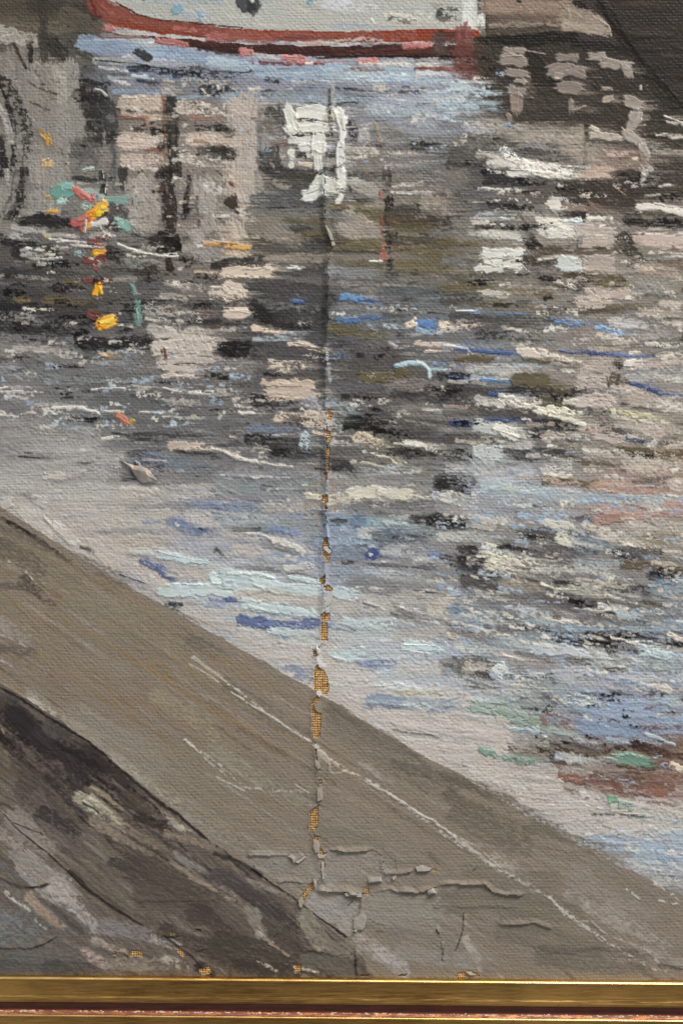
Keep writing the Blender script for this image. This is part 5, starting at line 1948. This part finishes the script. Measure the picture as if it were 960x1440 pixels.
# ------------------------------------------------------------------ materials
class NT:
    def __init__(s, name):
        s.m = bpy.data.materials.new(name); s.m.use_nodes = True; s.t = s.m.node_tree; s.b = s.t.nodes['Principled BSDF']
    def n(s, ty, **kw):
        nd = s.t.nodes.new(ty)
        for k, v in kw.items():
            if k.startswith('_'): setattr(nd, k[1:], v)
            else: nd.inputs[k].default_value = v
        return nd
    def l(s, a, b): s.t.links.new(a, b)
    def math(s, op, a, b=None, c=None):
        nd = s.t.nodes.new('ShaderNodeMath'); nd.operation = op
        for i, v in enumerate((a, b, c)):
            if v is None: continue
            if isinstance(v, (int, float)): nd.inputs[i].default_value = v
            else: s.l(v, nd.inputs[i])
        return nd.outputs[0]
def weave_height(t, co, pitch, warp=.9):
    """over-under height of a plain weave; co in metres"""
    nz = t.n('ShaderNodeTexNoise', Scale=70.0, Detail=2.0); t.l(co, nz.inputs['Vector'])
    nz2 = t.n('ShaderNodeTexNoise', Scale=900.0, Detail=2.0); t.l(co, nz2.inputs['Vector'])
    sp = t.n('ShaderNodeSeparateXYZ'); t.l(co, sp.inputs[0])
    k = 2 * math.pi / (pitch * PX)
    wob = t.math('MULTIPLY', t.math('SUBTRACT', nz.outputs[0], .5), 7.0)
    a = t.math('ADD', t.math('MULTIPLY', sp.outputs[0], k * .5), wob); b = t.math('ADD', t.math('MULTIPLY', sp.outputs[2], k * .5), wob)
    sa = t.math('ABSOLUTE', t.math('SINE', a)); sb = t.math('ABSOLUTE', t.math('SINE', b))
    par = t.math('MULTIPLY', t.math('COSINE', a), t.math('COSINE', b))
    h = t.math('ADD', t.math('ADD', t.math('MULTIPLY', sa, .26), t.math('MULTIPLY', sb, .46)), t.math('MULTIPLY', par, .40))
    # hand-spun: thick and thin threads, and paint that floods the valleys unevenly
    nz3 = t.n('ShaderNodeTexNoise', Scale=160.0, Detail=3.0); t.l(co, nz3.inputs['Vector'])
    amp = t.math('MULTIPLY', t.math('MAXIMUM', t.math('SUBTRACT', nz3.outputs[0], .22), .0), 1.7)
    mpx = t.n('ShaderNodeMapping'); mpx.inputs['Scale'].default_value = (60, 60, 1500); t.l(co, mpx.inputs[0])
    slub = t.n('ShaderNodeTexNoise', Scale=1.0, Detail=2.0); t.l(mpx.outputs[0], slub.inputs['Vector'])
    h = t.math('ADD', t.math('MULTIPLY', h, amp), t.math('MULTIPLY', slub.outputs[0], .7))
    return t.math('ADD', h, t.math('MULTIPLY', nz2.outputs[0], 1.5)), nz2.outputs[0]
def mat_paint(name, rough=.46, weave_k=1.0, spec=.14):
    t = NT(name)
    at = t.n('ShaderNodeAttribute', _attribute_name='pigment')
    th = t.n('ShaderNodeAttribute', _attribute_name='thin')
    co = t.n('ShaderNodeTexCoord').outputs['Object']
    wv, fine = weave_height(t, co, PITCH)
    # pigment grain
    g = t.n('ShaderNodeTexNoise', Scale=2600.0, Detail=3.0); t.l(co, g.inputs['Vector'])
    mr = t.n('ShaderNodeMapRange'); mr.inputs[1].default_value = .25; mr.inputs[2].default_value = .75; mr.inputs[3].default_value = .90; mr.inputs[4].default_value = 1.10
    t.l(g.outputs[0], mr.inputs[0])
    mx = t.n('ShaderNodeVectorMath', _operation='SCALE'); t.l(at.outputs['Color'], mx.inputs[0]); t.l(mr.outputs[0], mx.inputs['Scale'])
    t.l(mx.outputs[0], t.b.inputs['Base Color'])
    bp = t.n('ShaderNodeBump', Distance=PX * BUMP_D)
    t.l(t.math('MULTIPLY', th.outputs['Fac'], weave_k), bp.inputs['Strength']); t.l(wv, bp.inputs['Height'])
    t.l(bp.outputs[0], t.b.inputs['Normal'])
    r = t.math('ADD', t.math('MULTIPLY', fine, .22), rough - .11); t.l(r, t.b.inputs['Roughness'])
    t.b.inputs['Specular IOR Level'].default_value = spec
    return t.m
M_FILM = mat_paint('oil_paint_film'); M_STROKE = mat_paint('oil_paint_impasto', .33, .5, .34)
def mat_noise(name, c1, c2, scale, rough, bump=0., stretch=(1, 1, 1), metal=0.):
    t = NT(name); co = t.n('ShaderNodeTexCoord').outputs['Object']
    mp = t.n('ShaderNodeMapping'); mp.inputs['Scale'].default_value = stretch; t.l(co, mp.inputs[0])
    nz = t.n('ShaderNodeTexNoise', Scale=scale, Detail=5.0, Roughness=.6); t.l(mp.outputs[0], nz.inputs['Vector'])
    cr = t.n('ShaderNodeValToRGB'); cr.color_ramp.elements[0].position = .36; cr.color_ramp.elements[1].position = .64
    cr.color_ramp.elements[0].color = (*lin(c1), 1); cr.color_ramp.elements[1].color = (*lin(c2), 1)
    t.l(nz.outputs[0], cr.inputs[0]); t.l(cr.outputs[0], t.b.inputs['Base Color'])
    t.b.inputs['Roughness'].default_value = rough; t.b.inputs['Metallic'].default_value = metal
    if bump:
        bp = t.n('ShaderNodeBump', Strength=bump, Distance=PX); t.l(nz.outputs[0], bp.inputs['Height']); t.l(bp.outputs[0], t.b.inputs['Normal'])
    return t.m
def mat_linen():
    t = NT('bare_linen'); co = t.n('ShaderNodeTexCoord').outputs['Object']
    wv, fine = weave_height(t, co, 3.4)
    cr = t.n('ShaderNodeValToRGB'); cr.color_ramp.elements[0].color = (*lin([116, 84, 48]), 1); cr.color_ramp.elements[1].color = (*lin([190, 152, 104]), 1)
    cr.color_ramp.elements[0].position = .3; cr.color_ramp.elements[1].position = .7
    t.l(fine, cr.inputs[0]); t.l(cr.outputs[0], t.b.inputs['Base Color']); t.b.inputs['Roughness'].default_value = .9
    bp = t.n('ShaderNodeBump', Strength=1., Distance=PX * 1.2); t.l(wv, bp.inputs['Height']); t.l(bp.outputs[0], t.b.inputs['Normal'])
    return t.m
M_LINEN = mat_linen()
M_THREAD = mat_noise('linen_thread', [150, 112, 62], [214, 176, 120], 700, .9)

# ------------------------------------------------------------------ object helpers
BASE_V = 1470.0
def tag(o, label, cat): o['label'] = label; o['category'] = cat
def empty(name, loc, label, cat):
    o = bpy.data.objects.new(name, None); scene.collection.objects.link(o); o.location = loc; o.empty_display_size = .02; tag(o, label, cat); return o
painting = empty('oil_painting', (0, 0, wz(BASE_V)), 'cracked harbour oil painting on canvas with flaking paint, above the gilt frame rail', 'painting')
frame = empty('picture_frame', (0, 0, wz(BASE_V)), 'gilded picture frame rail with dark red groove along the bottom of the painting', 'picture frame')
def L3(u, v, z): return np.stack([(np.asarray(u) - CX) * PX, -np.asarray(z) * PX, (BASE_V - np.asarray(v)) * PX], -1)
def mesh_obj(name, co, faces, parent, mat, col=None, thin=None, smooth=True, kind=None):
    """co (n,3) metres, faces (m,4) or (m,3) int array"""
    me = bpy.data.meshes.new(name); co = np.asarray(co, np.float32); faces = np.asarray(faces, np.int32)
    k = faces.shape[1]
    me.vertices.add(len(co)); me.vertices.foreach_set('co', co.ravel())
    me.loops.add(faces.size); me.loops.foreach_set('vertex_index', faces.ravel())
    me.polygons.add(len(faces)); me.polygons.foreach_set('loop_start', np.arange(0, faces.size, k, dtype=np.int32))
    try: me.polygons.foreach_set('loop_total', np.full(len(faces), k, np.int32))
    except Exception: pass
    me.update(calc_edges=True)
    if smooth: me.polygons.foreach_set('use_smooth', np.ones(len(faces), bool))
    if col is not None:
        a = me.attributes.new('pigment', 'FLOAT_COLOR', 'POINT'); c4 = np.ones((len(co), 4), np.float32); c4[:, :3] = col; a.data.foreach_set('color', c4.ravel())
    if thin is not None:
        a = me.attributes.new('thin', 'FLOAT', 'POINT'); a.data.foreach_set('value', np.broadcast_to(np.asarray(thin, np.float32), (len(co),)).copy())
    me.materials.append(mat)
    o = bpy.data.objects.new(name, me); scene.collection.objects.link(o); o.parent = parent
    if kind: o['kind'] = kind
    return o
def cells_mesh(cell, U, V, Z, C, T, depth, rimcol=None):
    """sheet over the marked grid cells with a rim folded down along every open edge"""
    nv, nu = Z.shape; used = np.zeros((nv, nu), bool)
    used[:-1, :-1] |= cell; used[1:, :-1] |= cell; used[:-1, 1:] |= cell; used[1:, 1:] |= cell
    idx = np.full((nv, nu), -1, np.int64); n = int(used.sum()); idx[used] = np.arange(n)
    q = np.stack([idx[:-1, :-1][cell], idx[1:, :-1][cell], idx[1:, 1:][cell], idx[:-1, 1:][cell]], 1)
    co = L3(U[used], V[used], Z[used]); col = C[used]; th = T[used]
    pad = np.pad(cell, 1); ed = []
    c = cell
    ed.append((idx[:-1, 1:], idx[:-1, :-1], c & ~pad[:-2, 1:-1])); ed.append((idx[1:, :-1], idx[1:, 1:], c & ~pad[2:, 1:-1]))
    ed.append((idx[:-1, :-1], idx[1:, :-1], c & ~pad[1:-1, :-2])); ed.append((idx[1:, 1:], idx[:-1, 1:], c & ~pad[1:-1, 2:]))
    a = np.concatenate([e[0][e[2]] for e in ed]); b = np.concatenate([e[1][e[2]] for e in ed])
    rim = np.unique(np.concatenate([a, b])); mp = np.full(n, -1, np.int64); mp[rim] = n + np.arange(len(rim))
    rc = co[rim].copy(); rc[:, 1] += depth * PX
    rcol = col[rim] if rimcol is None else np.broadcast_to(rimcol, (len(rim), 3)) * (.8 + .4 * np.random.RandomState(3).rand(len(rim), 1))
    q2 = np.stack([b, a, mp[a], mp[b]], 1)
    return np.vstack([co, rc]), np.vstack([q, q2]), np.vstack([col, rcol]), np.concatenate([th, th[rim]])

# ------------------------------------------------------------------ canvas and paint film
Z = HGT * RELIEF + DEF
body = HGT - 1.0
THIN = np.clip(1.45 - .75 * np.clip(body, 0, 3), .06, 1.35)
cell = ~(CUT[:-1, :-1] & CUT[1:, 1:] | CUT[1:, :-1] & CUT[:-1, 1:])
co, fc, cc, tt = cells_mesh(cell, GX, GY, Z, tone(COL), THIN, 3.0, lin([196, 186, 168]))
# the picture goes on past the edge of the photograph: a coarser ring round the fine sheet
ring_u = np.concatenate([np.arange(-430, U0 + .1, 10), np.arange(U0 + 10, us[-1], 10), [us[-1]], np.arange(us[-1] + 10, 1400, 10)])
ring_v = np.concatenate([np.arange(-430, V0 + .1, 10), np.arange(V0 + 10, vs_[-1], 10), [vs_[-1]]])
RU, RV = np.meshgrid(ring_u, ring_v)
RC = base_at(np.clip(RU, 0, 960) + (fbm(RU / 60, RV / 14, 3) - .5) * 120, RV + (fbm(RU / 50, RV / 15, 5) - .5) * 40) * (.7 + .6 * fbm(RU / 40, RV / 12, 8))[..., None]
qm = RV > np.where(RU < 0, 712 + RU * .55, np.where(RU > 960, 1262 + (RU - 960) * .55, quay_y(RU)))
RC[qm] = lin([122, 112, 99]) * (.85 + .3 * fbm(RU / 40, RV / 30, 2))[qm][:, None]
rcell = ~((RU[:-1, :-1] >= U0 - .1) & (RU[:-1, 1:] <= us[-1] + .1) & (RV[:-1, :-1] >= V0 - .1))
co2, fc2, cc2, tt2 = cells_mesh(rcell, RU, RV, 1.0 + 5 * (fbm(RU / 330, RV / 330, 2, 2) - .5), RC, np.full(RU.shape, .8), 3.0)
mesh_obj('paint_film', np.vstack([co, co2]), np.vstack([fc, fc2 + len(co)]), painting, M_FILM, np.vstack([cc, cc2]), np.concatenate([tt, tt2]))
CANZ = -1.7
cu = np.linspace(-430, 1400, 120); cv = np.linspace(-430, V1, 120); CU, CV = np.meshgrid(cu, cv)
co, fc, cc, tt = cells_mesh(np.ones((119, 119), bool), CU, CV, CANZ + 5 * (fbm(CU / 330, CV / 330, 2, 2) - .5) - .6, np.zeros(CU.shape + (3,)), np.ones(CU.shape), 4.0)
canvas = mesh_obj('canvas', co, fc, painting, M_LINEN)

# bare threads where the paint has gone
def tubes(paths, rad):
    V = []; F = []; n0 = 0
    for P in paths:
        n = len(P); ang = np.array([0, 1, 2, 3, 4]) * 2 * np.pi / 5
        t = np.gradient(P[:, :2], axis=0); t /= np.linalg.norm(t, axis=1)[:, None] + 1e-9
        nx = np.stack([-t[:, 1], t[:, 0]], 1)
        ring = P[:, None, :] + rad * np.concatenate([np.cos(ang)[None, :, None] * nx[:, None, :], np.broadcast_to(np.sin(ang)[None, :, None], (n, 5, 1))], 2)
        V.append(ring.reshape(-1, 3)); i = np.arange(n - 1)[:, None] * 5; k = np.arange(5)[None]; k2 = (k + 1) % 5
        F.append(np.stack([i + k, i + k2, i + 5 + k2, i + 5 + k], -1).reshape(-1, 4) + n0); n0 += n * 5
    return np.vstack(V), np.vstack(F)
TP = 3.3; paths = []; tr = np.random.RandomState(5)
bases = 5 * (fbm(np.array([450.] * 3) / 330, np.array([600., 900., 1300.]) / 330, 2, 2) - .5)
def zat(u, v): return CANZ + 5 * (fbm(u / 330, v / 330, 2, 2) - .5)
for (ua, ub, va, vb) in [(428, 474, 568, 1276), (408, 430, 1250, 1374), (506, 526, 1242, 1262), (180, 208, 1332, 1350), (234, 270, 1306, 1350), (638, 680, 1360, 1378), (604, 618, 1216, 1229), (154, 168, 1337, 1348), (274, 304, 1354, 1376)]:
    for i, u in enumerate(np.arange(ua, ub, TP)):
        v = np.arange(va, vb, .83); uu = u + 1.1 * (fbm(v / 14, v * 0 + i, 4) - .5) * 2
        paths.append(np.stack([uu, v, zat(uu, v) + .75 * np.cos(np.pi * (v - va) / TP + np.pi * i)], 1))
    for j, v in enumerate(np.arange(va, vb, TP)):
        u = np.arange(ua, ub, .83); vv = v + 1.1 * (fbm(u / 14, u * 0 + j, 6) - .5) * 2
        paths.append(np.stack([u, vv, zat(u, vv) - .75 * np.cos(np.pi * (u - ua) / TP + np.pi * j)], 1))
tv, tf = tubes(paths, 1.42)
mesh_obj('canvas_threads', L3(tv[:, 0], tv[:, 1], tv[:, 2]), tf, canvas, M_THREAD, kind='stuff')

# ------------------------------------------------------------------ brush strokes that stand apart
order = sorted(range(len(PARTS)), key=lambda k: -(PARTS[k][2] > .5).sum())
rest = []
for rank, k in enumerate(order):
    j0, i0, a, C, H = PARTS[k]; nj, ni = a.shape
    dfm = DEF[j0:j0 + nj, i0:i0 + ni]; ct = CUT[j0:j0 + nj, i0:i0 + ni]
    ok = (a > .5) & ~ct
    cl = ok[:-1, :-1] & ok[1:, 1:] & ok[1:, :-1] & ok[:-1, 1:]
    if cl.sum() < 4: continue
    zz = H * RELIEF + dfm + .35 * RELIEF
    th = np.clip(.9 - .35 * (H - 1), .1, .8)
    g = cells_mesh(cl, GX[j0:j0 + nj, i0:i0 + ni], GY[j0:j0 + nj, i0:i0 + ni], zz, tone(C), th, 1.6 * RELIEF)
    if rank < 290: mesh_obj('brush_stroke', g[0], g[1], painting, M_STROKE, g[2], g[3])
    else: rest.append(g)
if rest:
    off = np.cumsum([0] + [len(g[0]) for g in rest])
    mesh_obj('small_brush_strokes', np.vstack([g[0] for g in rest]), np.vstack([g[1] + o for g, o in zip(rest, off)]), painting, M_STROKE, np.vstack([g[2] for g in rest]), np.concatenate([g[3] for g in rest]), kind='stuff')

# ------------------------------------------------------------------ loose flakes of paint along the cracks
FL = [([(455, 769), (459, 768), (464, 773), (466, 776), (463, 778), (457, 774)], 'd0cdc4', 1), ([(458, 832), (468, 831), (467, 845), (463, 851), (458, 852)], 'bab4aa', 1), ([(458, 854), (464, 852), (463, 861), (458, 862)], 'b8b4ac', 1),
      ([(445, 972), (449, 970), (453, 972), (452, 977), (449, 980), (445, 976)], 'd0d0cc', 1.5), ([(459.5, 735), (464, 742), (464.5, 756), (460, 755)], 'b4bece', 1.5), ([(444, 909), (449, 912), (451, 917), (446, 919)], 'cac8c4', 1.5),
      ([(442, 989), (452, 988), (453, 1002), (447, 1001), (442, 997)], '8e8474', .5), ([(441, 1182), (446, 1180), (450, 1188), (449, 1198), (444, 1199), (440, 1190)], 'a8a296', 1.5), ([(443, 1068), (449, 1070), (450, 1080), (447, 1081), (443, 1075)], 'a49c90', 1.2),
      ([(446, 1108), (453, 1106), (454, 1124), (446, 1126)], 'a29c8e', 1.5), ([(517, 1234), (536, 1232), (537, 1239), (518, 1241)], 'a09a90', 2), ([(584, 1218), (594, 1216), (606, 1220), (604, 1224), (586, 1224.5)], 'aaa49a', 2.5), ([(551, 1233), (557, 1230), (556, 1235), (552, 1237)], 'a8a298', 2),
      ([(600, 1253), (608, 1248), (615, 1256), (602, 1257)], 'aca69c', 2.5), ([(484, 1256), (490, 1251), (496, 1250), (508, 1255), (509, 1260), (498, 1260), (486, 1259)], 'a8a298', 3), ([(497, 1291), (510, 1282), (516, 1290), (513, 1302), (510, 1307), (497, 1305)], '9e988e', 1.8),
      ([(419, 1266), (425, 1258), (427, 1268), (424, 1276), (421, 1275)], 'b8ae9c', 1.5), ([(452, 1211), (456, 1212), (455, 1226), (457, 1235), (453, 1236), (452, 1222)], 'b4ac9e', 2), ([(440, 1232), (445, 1240), (446, 1250), (441, 1246)], 'aca498', 2),
      ([(457, 316), (461, 320), (467, 330), (469, 339), (465, 338), (461, 329)], 'bab6aa', 2.5), ([(464, 335), (468, 338), (472, 345), (467, 347)], 'c0baa8', 2.5), ([(405, 1204), (411, 1200), (415, 1206), (414, 1214), (410, 1208)], 'aea89e', 2), ([(415, 1212), (428, 1203), (431, 1205), (420, 1213)], 'b4ae9e', 2),
      ([(446, 1201), (456, 1202), (461, 1200), (455, 1206), (448, 1206)], 'b0a696', 1.5), ([(459, 592), (467, 592), (468, 598), (460, 600)], 'b8aca0', 1), ([(655, 1366), (662, 1366), (667, 1370), (660, 1371)], 'c4bc9c', 1.5)]
FPROF = [(0, -.9), (.55, -.2), (1, .8)]
for poly, c, lift in FL:
    P = np.array(poly, float); cen = P.mean(0); n = len(P)
    # densify the outline and ripple it, then raise the plate: its lower edge curls out most
    Q = []
    for k in range(n):
        a_, b_ = P[k], P[(k + 1) % n]
        for t in (0, .33, .66): Q.append(a_ * (1 - t) + b_ * t + tr.uniform(-.35, .35, 2))
    Q = np.array(Q); m = len(Q)
    R = [Q, cen + (Q - cen) * .6, cen + (Q - cen) * .25]
    h = max(P[:, 1].max() - P[:, 1].min(), 2)
    def fz(q):
        j = np.clip(((q[:, 1] - V0) / STEP).astype(int), 0, NV - 1); i = np.clip(((q[:, 0] - U0) / STEP).astype(int), 0, NU - 1)
        return float(np.median(DEF[j, i])) + 1.3 + lift * (.4 + 1.1 * (q[:, 1] - P[:, 1].min()) / h) + tr.uniform(-.15, .15, len(q))
    tops = [L3(q[:, 0], q[:, 1], fz(q)) for q in R]; bot = tops[0].copy(); bot[:, 1] += 1.3 * PX
    V = np.vstack(tops + [bot, L3(cen[0:1], cen[1:2], fz(cen[None]))])
    F = []
    for k in range(m):
        k2 = (k + 1) % m
        for r in (0, 1): F.append((r * m + k, (r + 1) * m + k, (r + 1) * m + k2, r * m + k2))
        F.append((3 * m + k, k, k2, 3 * m + k2)); F.append((2 * m + k, 4 * m, 4 * m, 2 * m + k2))
    me = bpy.data.meshes.new('paint_flake'); me.from_pydata([tuple(v) for v in V], [], [tuple(dict.fromkeys(f)) for f in F]); me.update()
    jc, ic = int((cen[1] - V0) / STEP), int((cen[0] - U0) / STEP); colr = (.5 * hexc(c) + .55 * COL[jc - 3:jc + 4, ic - 3:ic + 4].mean((0, 1))) * (.92 + .16 * tr.rand(len(V), 1)); 
    at = me.attributes.new('pigment', 'FLOAT_COLOR', 'POINT'); c4 = np.ones((len(V), 4), np.float32); c4[:, :3] = colr; at.data.foreach_set('color', c4.ravel())
    at = me.attributes.new('thin', 'FLOAT', 'POINT'); at.data.foreach_set('value', np.full(len(V), .25, np.float32))
    me.materials.append(M_STROKE); o = bpy.data.objects.new('paint_flake', me); scene.collection.objects.link(o); o.parent = painting

# a folded skin of dried paint standing off the surface
def skin_sheet(name, rows, cols, parent):
    """rows: list of lists of (u, v, z); smoothed into a thick curled sheet"""
    A = np.array(rows, float); nr, nc, _ = A.shape
    def up(A):
        for ax in (0, 1):
            n = A.shape[ax]; x = np.linspace(0, n - 1, (n - 1) * 5 + 1); i = np.clip(x.astype(int), 0, n - 2); f = x - i; f = f * f * (3 - 2 * f) * .5 + f * .5
            A = np.moveaxis(A, ax, 0); A = A[i] * (1 - f).reshape(-1, *([1] * (A.ndim - 1))) + A[i + 1] * f.reshape(-1, *([1] * (A.ndim - 1))); A = np.moveaxis(A, 0, ax)
        return A
    B = up(A); C = up(np.array([[hexc(c) * .82 for c in r] for r in cols])) * tr.uniform(.85, 1.12, B.shape[:2] + (1,))
    B[..., :2] += tr.uniform(-.6, .6, B[..., :2].shape)
    z0 = float(DEF[int((668 - V0) / STEP), int((202 - U0) / STEP)])
    g = cells_mesh(np.ones((B.shape[0] - 1, B.shape[1] - 1), bool), B[..., 0], B[..., 1], B[..., 2] + z0 + 1.4, C, np.full(B.shape[:2], .2), 1.2)
    return mesh_obj(name, g[0], g[1], parent, M_STROKE, g[2], g[3])
skin_sheet('paint_skin', [[(170, 647, 1), (180, 651, 3), (190, 655, 3), (197, 655, 4), (206, 658, 5), (213, 662, 4)], [(171, 648.5, 1), (182, 655, 4), (188, 660, 6), (196, 662, 7), (206, 663, 9), (215, 667, 7)],
                          [(172, 650, 0), (184, 658, 4), (190, 668, 3), (197, 669, 5), (208, 668, 10), (222, 676, 4)], [(173, 651, 0), (185, 660, 2), (193, 673, 1), (200, 680, 2), (210, 678, 5), (221, 677, 1.5)]],
           [['a8a89e', 'b8b4aa', 'b89a80', 'b4b0a6', 'b0aca2', 'a09c94'], ['a8a89e', 'b4b0a6', 'b8a898', '8c8880', 'bcaa9e', 'a8a49a'], ['a09c94', 'a8a498', 'b4aea4', 'b0a498', 'c4b0a4', 'b0aca2'], ['8c8880', '9c988c', 'a8a08c', 'bcb8a4', 'cac6b8', 'b0aca0']], painting)
skin_sheet('paint_skin', [[(189, 648, 1), (193, 652, 3), (197, 658, 4)], [(191, 647.5, 1), (195, 651, 4), (199, 657, 5)], [(192, 647, 0), (197, 650, 2), (200, 656, 3)]], [['a8a49c'] * 3, ['c0bcb4'] * 3, ['9c9890'] * 3], painting)

# ------------------------------------------------------------------ gilded frame rail
def mat_gilt(name, cA, cB, rough, streak=18., wear=(.0, [100, 40, 30]), spec=1., patch=0.):
    t = NT(name); co = t.n('ShaderNodeTexCoord').outputs['Object']
    mp = t.n('ShaderNodeMapping'); mp.inputs['Scale'].default_value = (1, streak, streak); t.l(co, mp.inputs[0])
    nz = t.n('ShaderNodeTexNoise', Scale=90., Detail=6., Roughness=.65); t.l(mp.outputs[0], nz.inputs['Vector'])
    cr = t.n('ShaderNodeValToRGB'); e = cr.color_ramp.elements; e[0].position = .33; e[1].position = .67
    e[0].color = (*lin(cA), 1); e[1].color = (*lin(cB), 1); n3 = t.n('ShaderNodeTexNoise', Scale=22., Detail=4.); t.l(co, n3.inputs['Vector'])
    t.l(t.math('ADD', t.math('MULTIPLY', nz.outputs[0], .75), t.math('MULTIPLY', t.math('SUBTRACT', n3.outputs[0], .36), .9)), cr.inputs[0])
    mp2 = t.n('ShaderNodeMapping'); mp2.inputs['Scale'].default_value = (1, 5, 5); t.l(co, mp2.inputs[0])
    n2 = t.n('ShaderNodeTexNoise', Scale=260., Detail=6., Roughness=.7); t.l(mp2.outputs[0], n2.inputs['Vector'])
    wr = t.n('ShaderNodeValToRGB'); w = wr.color_ramp.elements; w[0].position = .56 - wear[0]; w[1].position = .66 - wear[0]
    t.l(n2.outputs[0], wr.inputs[0])
    mx = t.n('ShaderNodeMix', _data_type='RGBA'); t.l(wr.outputs[0], mx.inputs['Factor']); t.l(cr.outputs[0], mx.inputs['A']); mx.inputs['B'].default_value = (*lin(wear[1]), 1)
    t.l(mx.outputs['Result'], t.b.inputs['Base Color'])
    met = t.math('SUBTRACT', 1.0, wr.outputs[0]); t.l(met, t.b.inputs['Metallic'])
    rg = t.math('ADD', t.math('MULTIPLY', nz.outputs[0], .35), rough - .17); t.l(rg, t.b.inputs['Roughness'])
    bp = t.n('ShaderNodeBump', Strength=.35, Distance=PX * .6); t.l(nz.outputs[0], bp.inputs['Height']); t.l(bp.outputs[0], t.b.inputs['Normal'])
    return t.m
M_GILT = mat_gilt('gold_leaf', [118, 88, 46], [180, 140, 78], .42, wear=(.02, [112, 66, 30]))
M_LIP = mat_gilt('gold_leaf_lip', [222, 168, 86], [250, 212, 134], .26, 8., (-.06, [150, 80, 40]))
M_BOLE = mat_noise('dark_red_bole', [88, 46, 34], [118, 62, 46], 120, .6, .15, (1, 8, 8))
M_WORN = mat_gilt('worn_gilt', [140, 82, 56], [186, 126, 88], .5, 6., (.12, [118, 58, 48]))
M_GESSO = mat_noise('chipped_gesso', [196, 176, 148], [226, 208, 178], 900, .8)
M_WOOD = mat_noise('frame_wood', [92, 62, 36], [124, 88, 52], 60, .7, .2, (1, 10, 10))
FU = np.arange(-430, 1401, 5.0)
def lip_v(u): return 1369.4 + 8.6 * u / 960.0
def rail(name, prof, mat, dens=6, wob=.10, jag=None):
    P = np.array(prof, float); q = []
    for k in range(len(P) - 1):
        for t in np.linspace(0, 1, dens, endpoint=False): q.append(P[k] * (1 - t) + P[k + 1] * t)
    q.append(P[-1]); q = np.array(q)
    U, S = np.meshgrid(FU, np.arange(len(q)))
    V = lip_v(U) + q[S][..., 0] + wob * 2 * (fbm(U / 25, S / 6., 3) - .5); Zz = q[S][..., 1] + wob * 3 * (fbm(U / 40, S / 5., 7) - .5)
    if jag is not None: V[-1] += jag * (fbm(FU / 5, FU * 0, 5) - .5) * 2
    co = L3(U, V, Zz).reshape(-1, 3); ns, nu = U.shape; i = np.arange(ns * nu).reshape(ns, nu)
    f = np.stack([i[:-1, :-1], i[1:, :-1], i[1:, 1:], i[:-1, 1:]], -1).reshape(-1, 4)
    return mesh_obj(name, co, f, frame, mat)
rail('sight_lip', [(0, -4), (.5, 7), (1.6, 10.6), (2.6, 11.8), (4.2, 12.7), (4.9, 12.8), (5.4, 12.3), (5.8, 11.4)], M_LIP, 3, .06)
rail('gilt_band', [(5.5, 11.8), (8, 10.6), (14, 9.6), (22, 9.2), (28, 9.6), (31, 10.4), (35, 10.8), (37.2, 10.2), (37.8, 8)], M_GILT, 6, .22)
rail('red_groove', [(37.6, 9), (38.2, 3), (40, .6), (45, .2), (47.6, 1.2), (48.8, 3.4)], M_BOLE, 4, .15)
worn = rail('worn_step', [(48.6, 3.0), (49.8, 5.2), (52.4, 7.0), (54.6, 8.2)], M_WORN, 5, .25)
rail('gilt_bead', [(54.4, 8), (55.2, 9.4), (56.4, 10.2), (57.2, 10.2), (58, 9)], M_LIP, 4, .08)
rail('outer_band', [(57.8, 9.2), (61, 8.0), (68, 7.0), (80, 4), (92, -4), (94, -30)], M_GILT, 6, .2)
rail('rail_back', [(94, -30), (94, -46), (20, -46), (-30, -46), (-30, -8), (0, -7.5)], M_WOOD, 2, .05)
# chips of pale gesso along the worn step
gv = []; gf = []
for k in range(800):
    u = tr.uniform(-420, 1390); m = fbm(np.array(u / 40.), np.array(2.), 6)
    if tr.rand() > m * 1.1: continue
    w_, h_ = tr.uniform(1, 9) * tr.rand() + .8, tr.uniform(.4, 1.2); v = lip_v(u) + tr.uniform(49.4, 51.8); z = 4.6 + (v - lip_v(u) - 49.4) * .72
    p = [(u - w_ / 2, v, z + .4), (u - w_ * .2, v - h_ * tr.uniform(.4, 1), z + .2), (u + w_ * .3, v - h_ * tr.uniform(.2, .9), z + .2), (u + w_ / 2, v + .2, z + .4), (u + w_ * .1, v + h_, z + .9), (u - w_ * .3, v + h_ * .7, z + .9), (u, v, z + 1.3)]
    n0 = len(gv); gv += p; gf += [(n0 + a_, n0 + 6, n0 + (a_ + 1) % 6) for a_ in range(6)]
gv = np.array(gv); mesh_obj('gesso_chips', L3(gv[:, 0], gv[:, 1], gv[:, 2]), [(a_, c_, b_) for a_, b_, c_ in gf], worn, M_GESSO, smooth=False, kind='stuff')
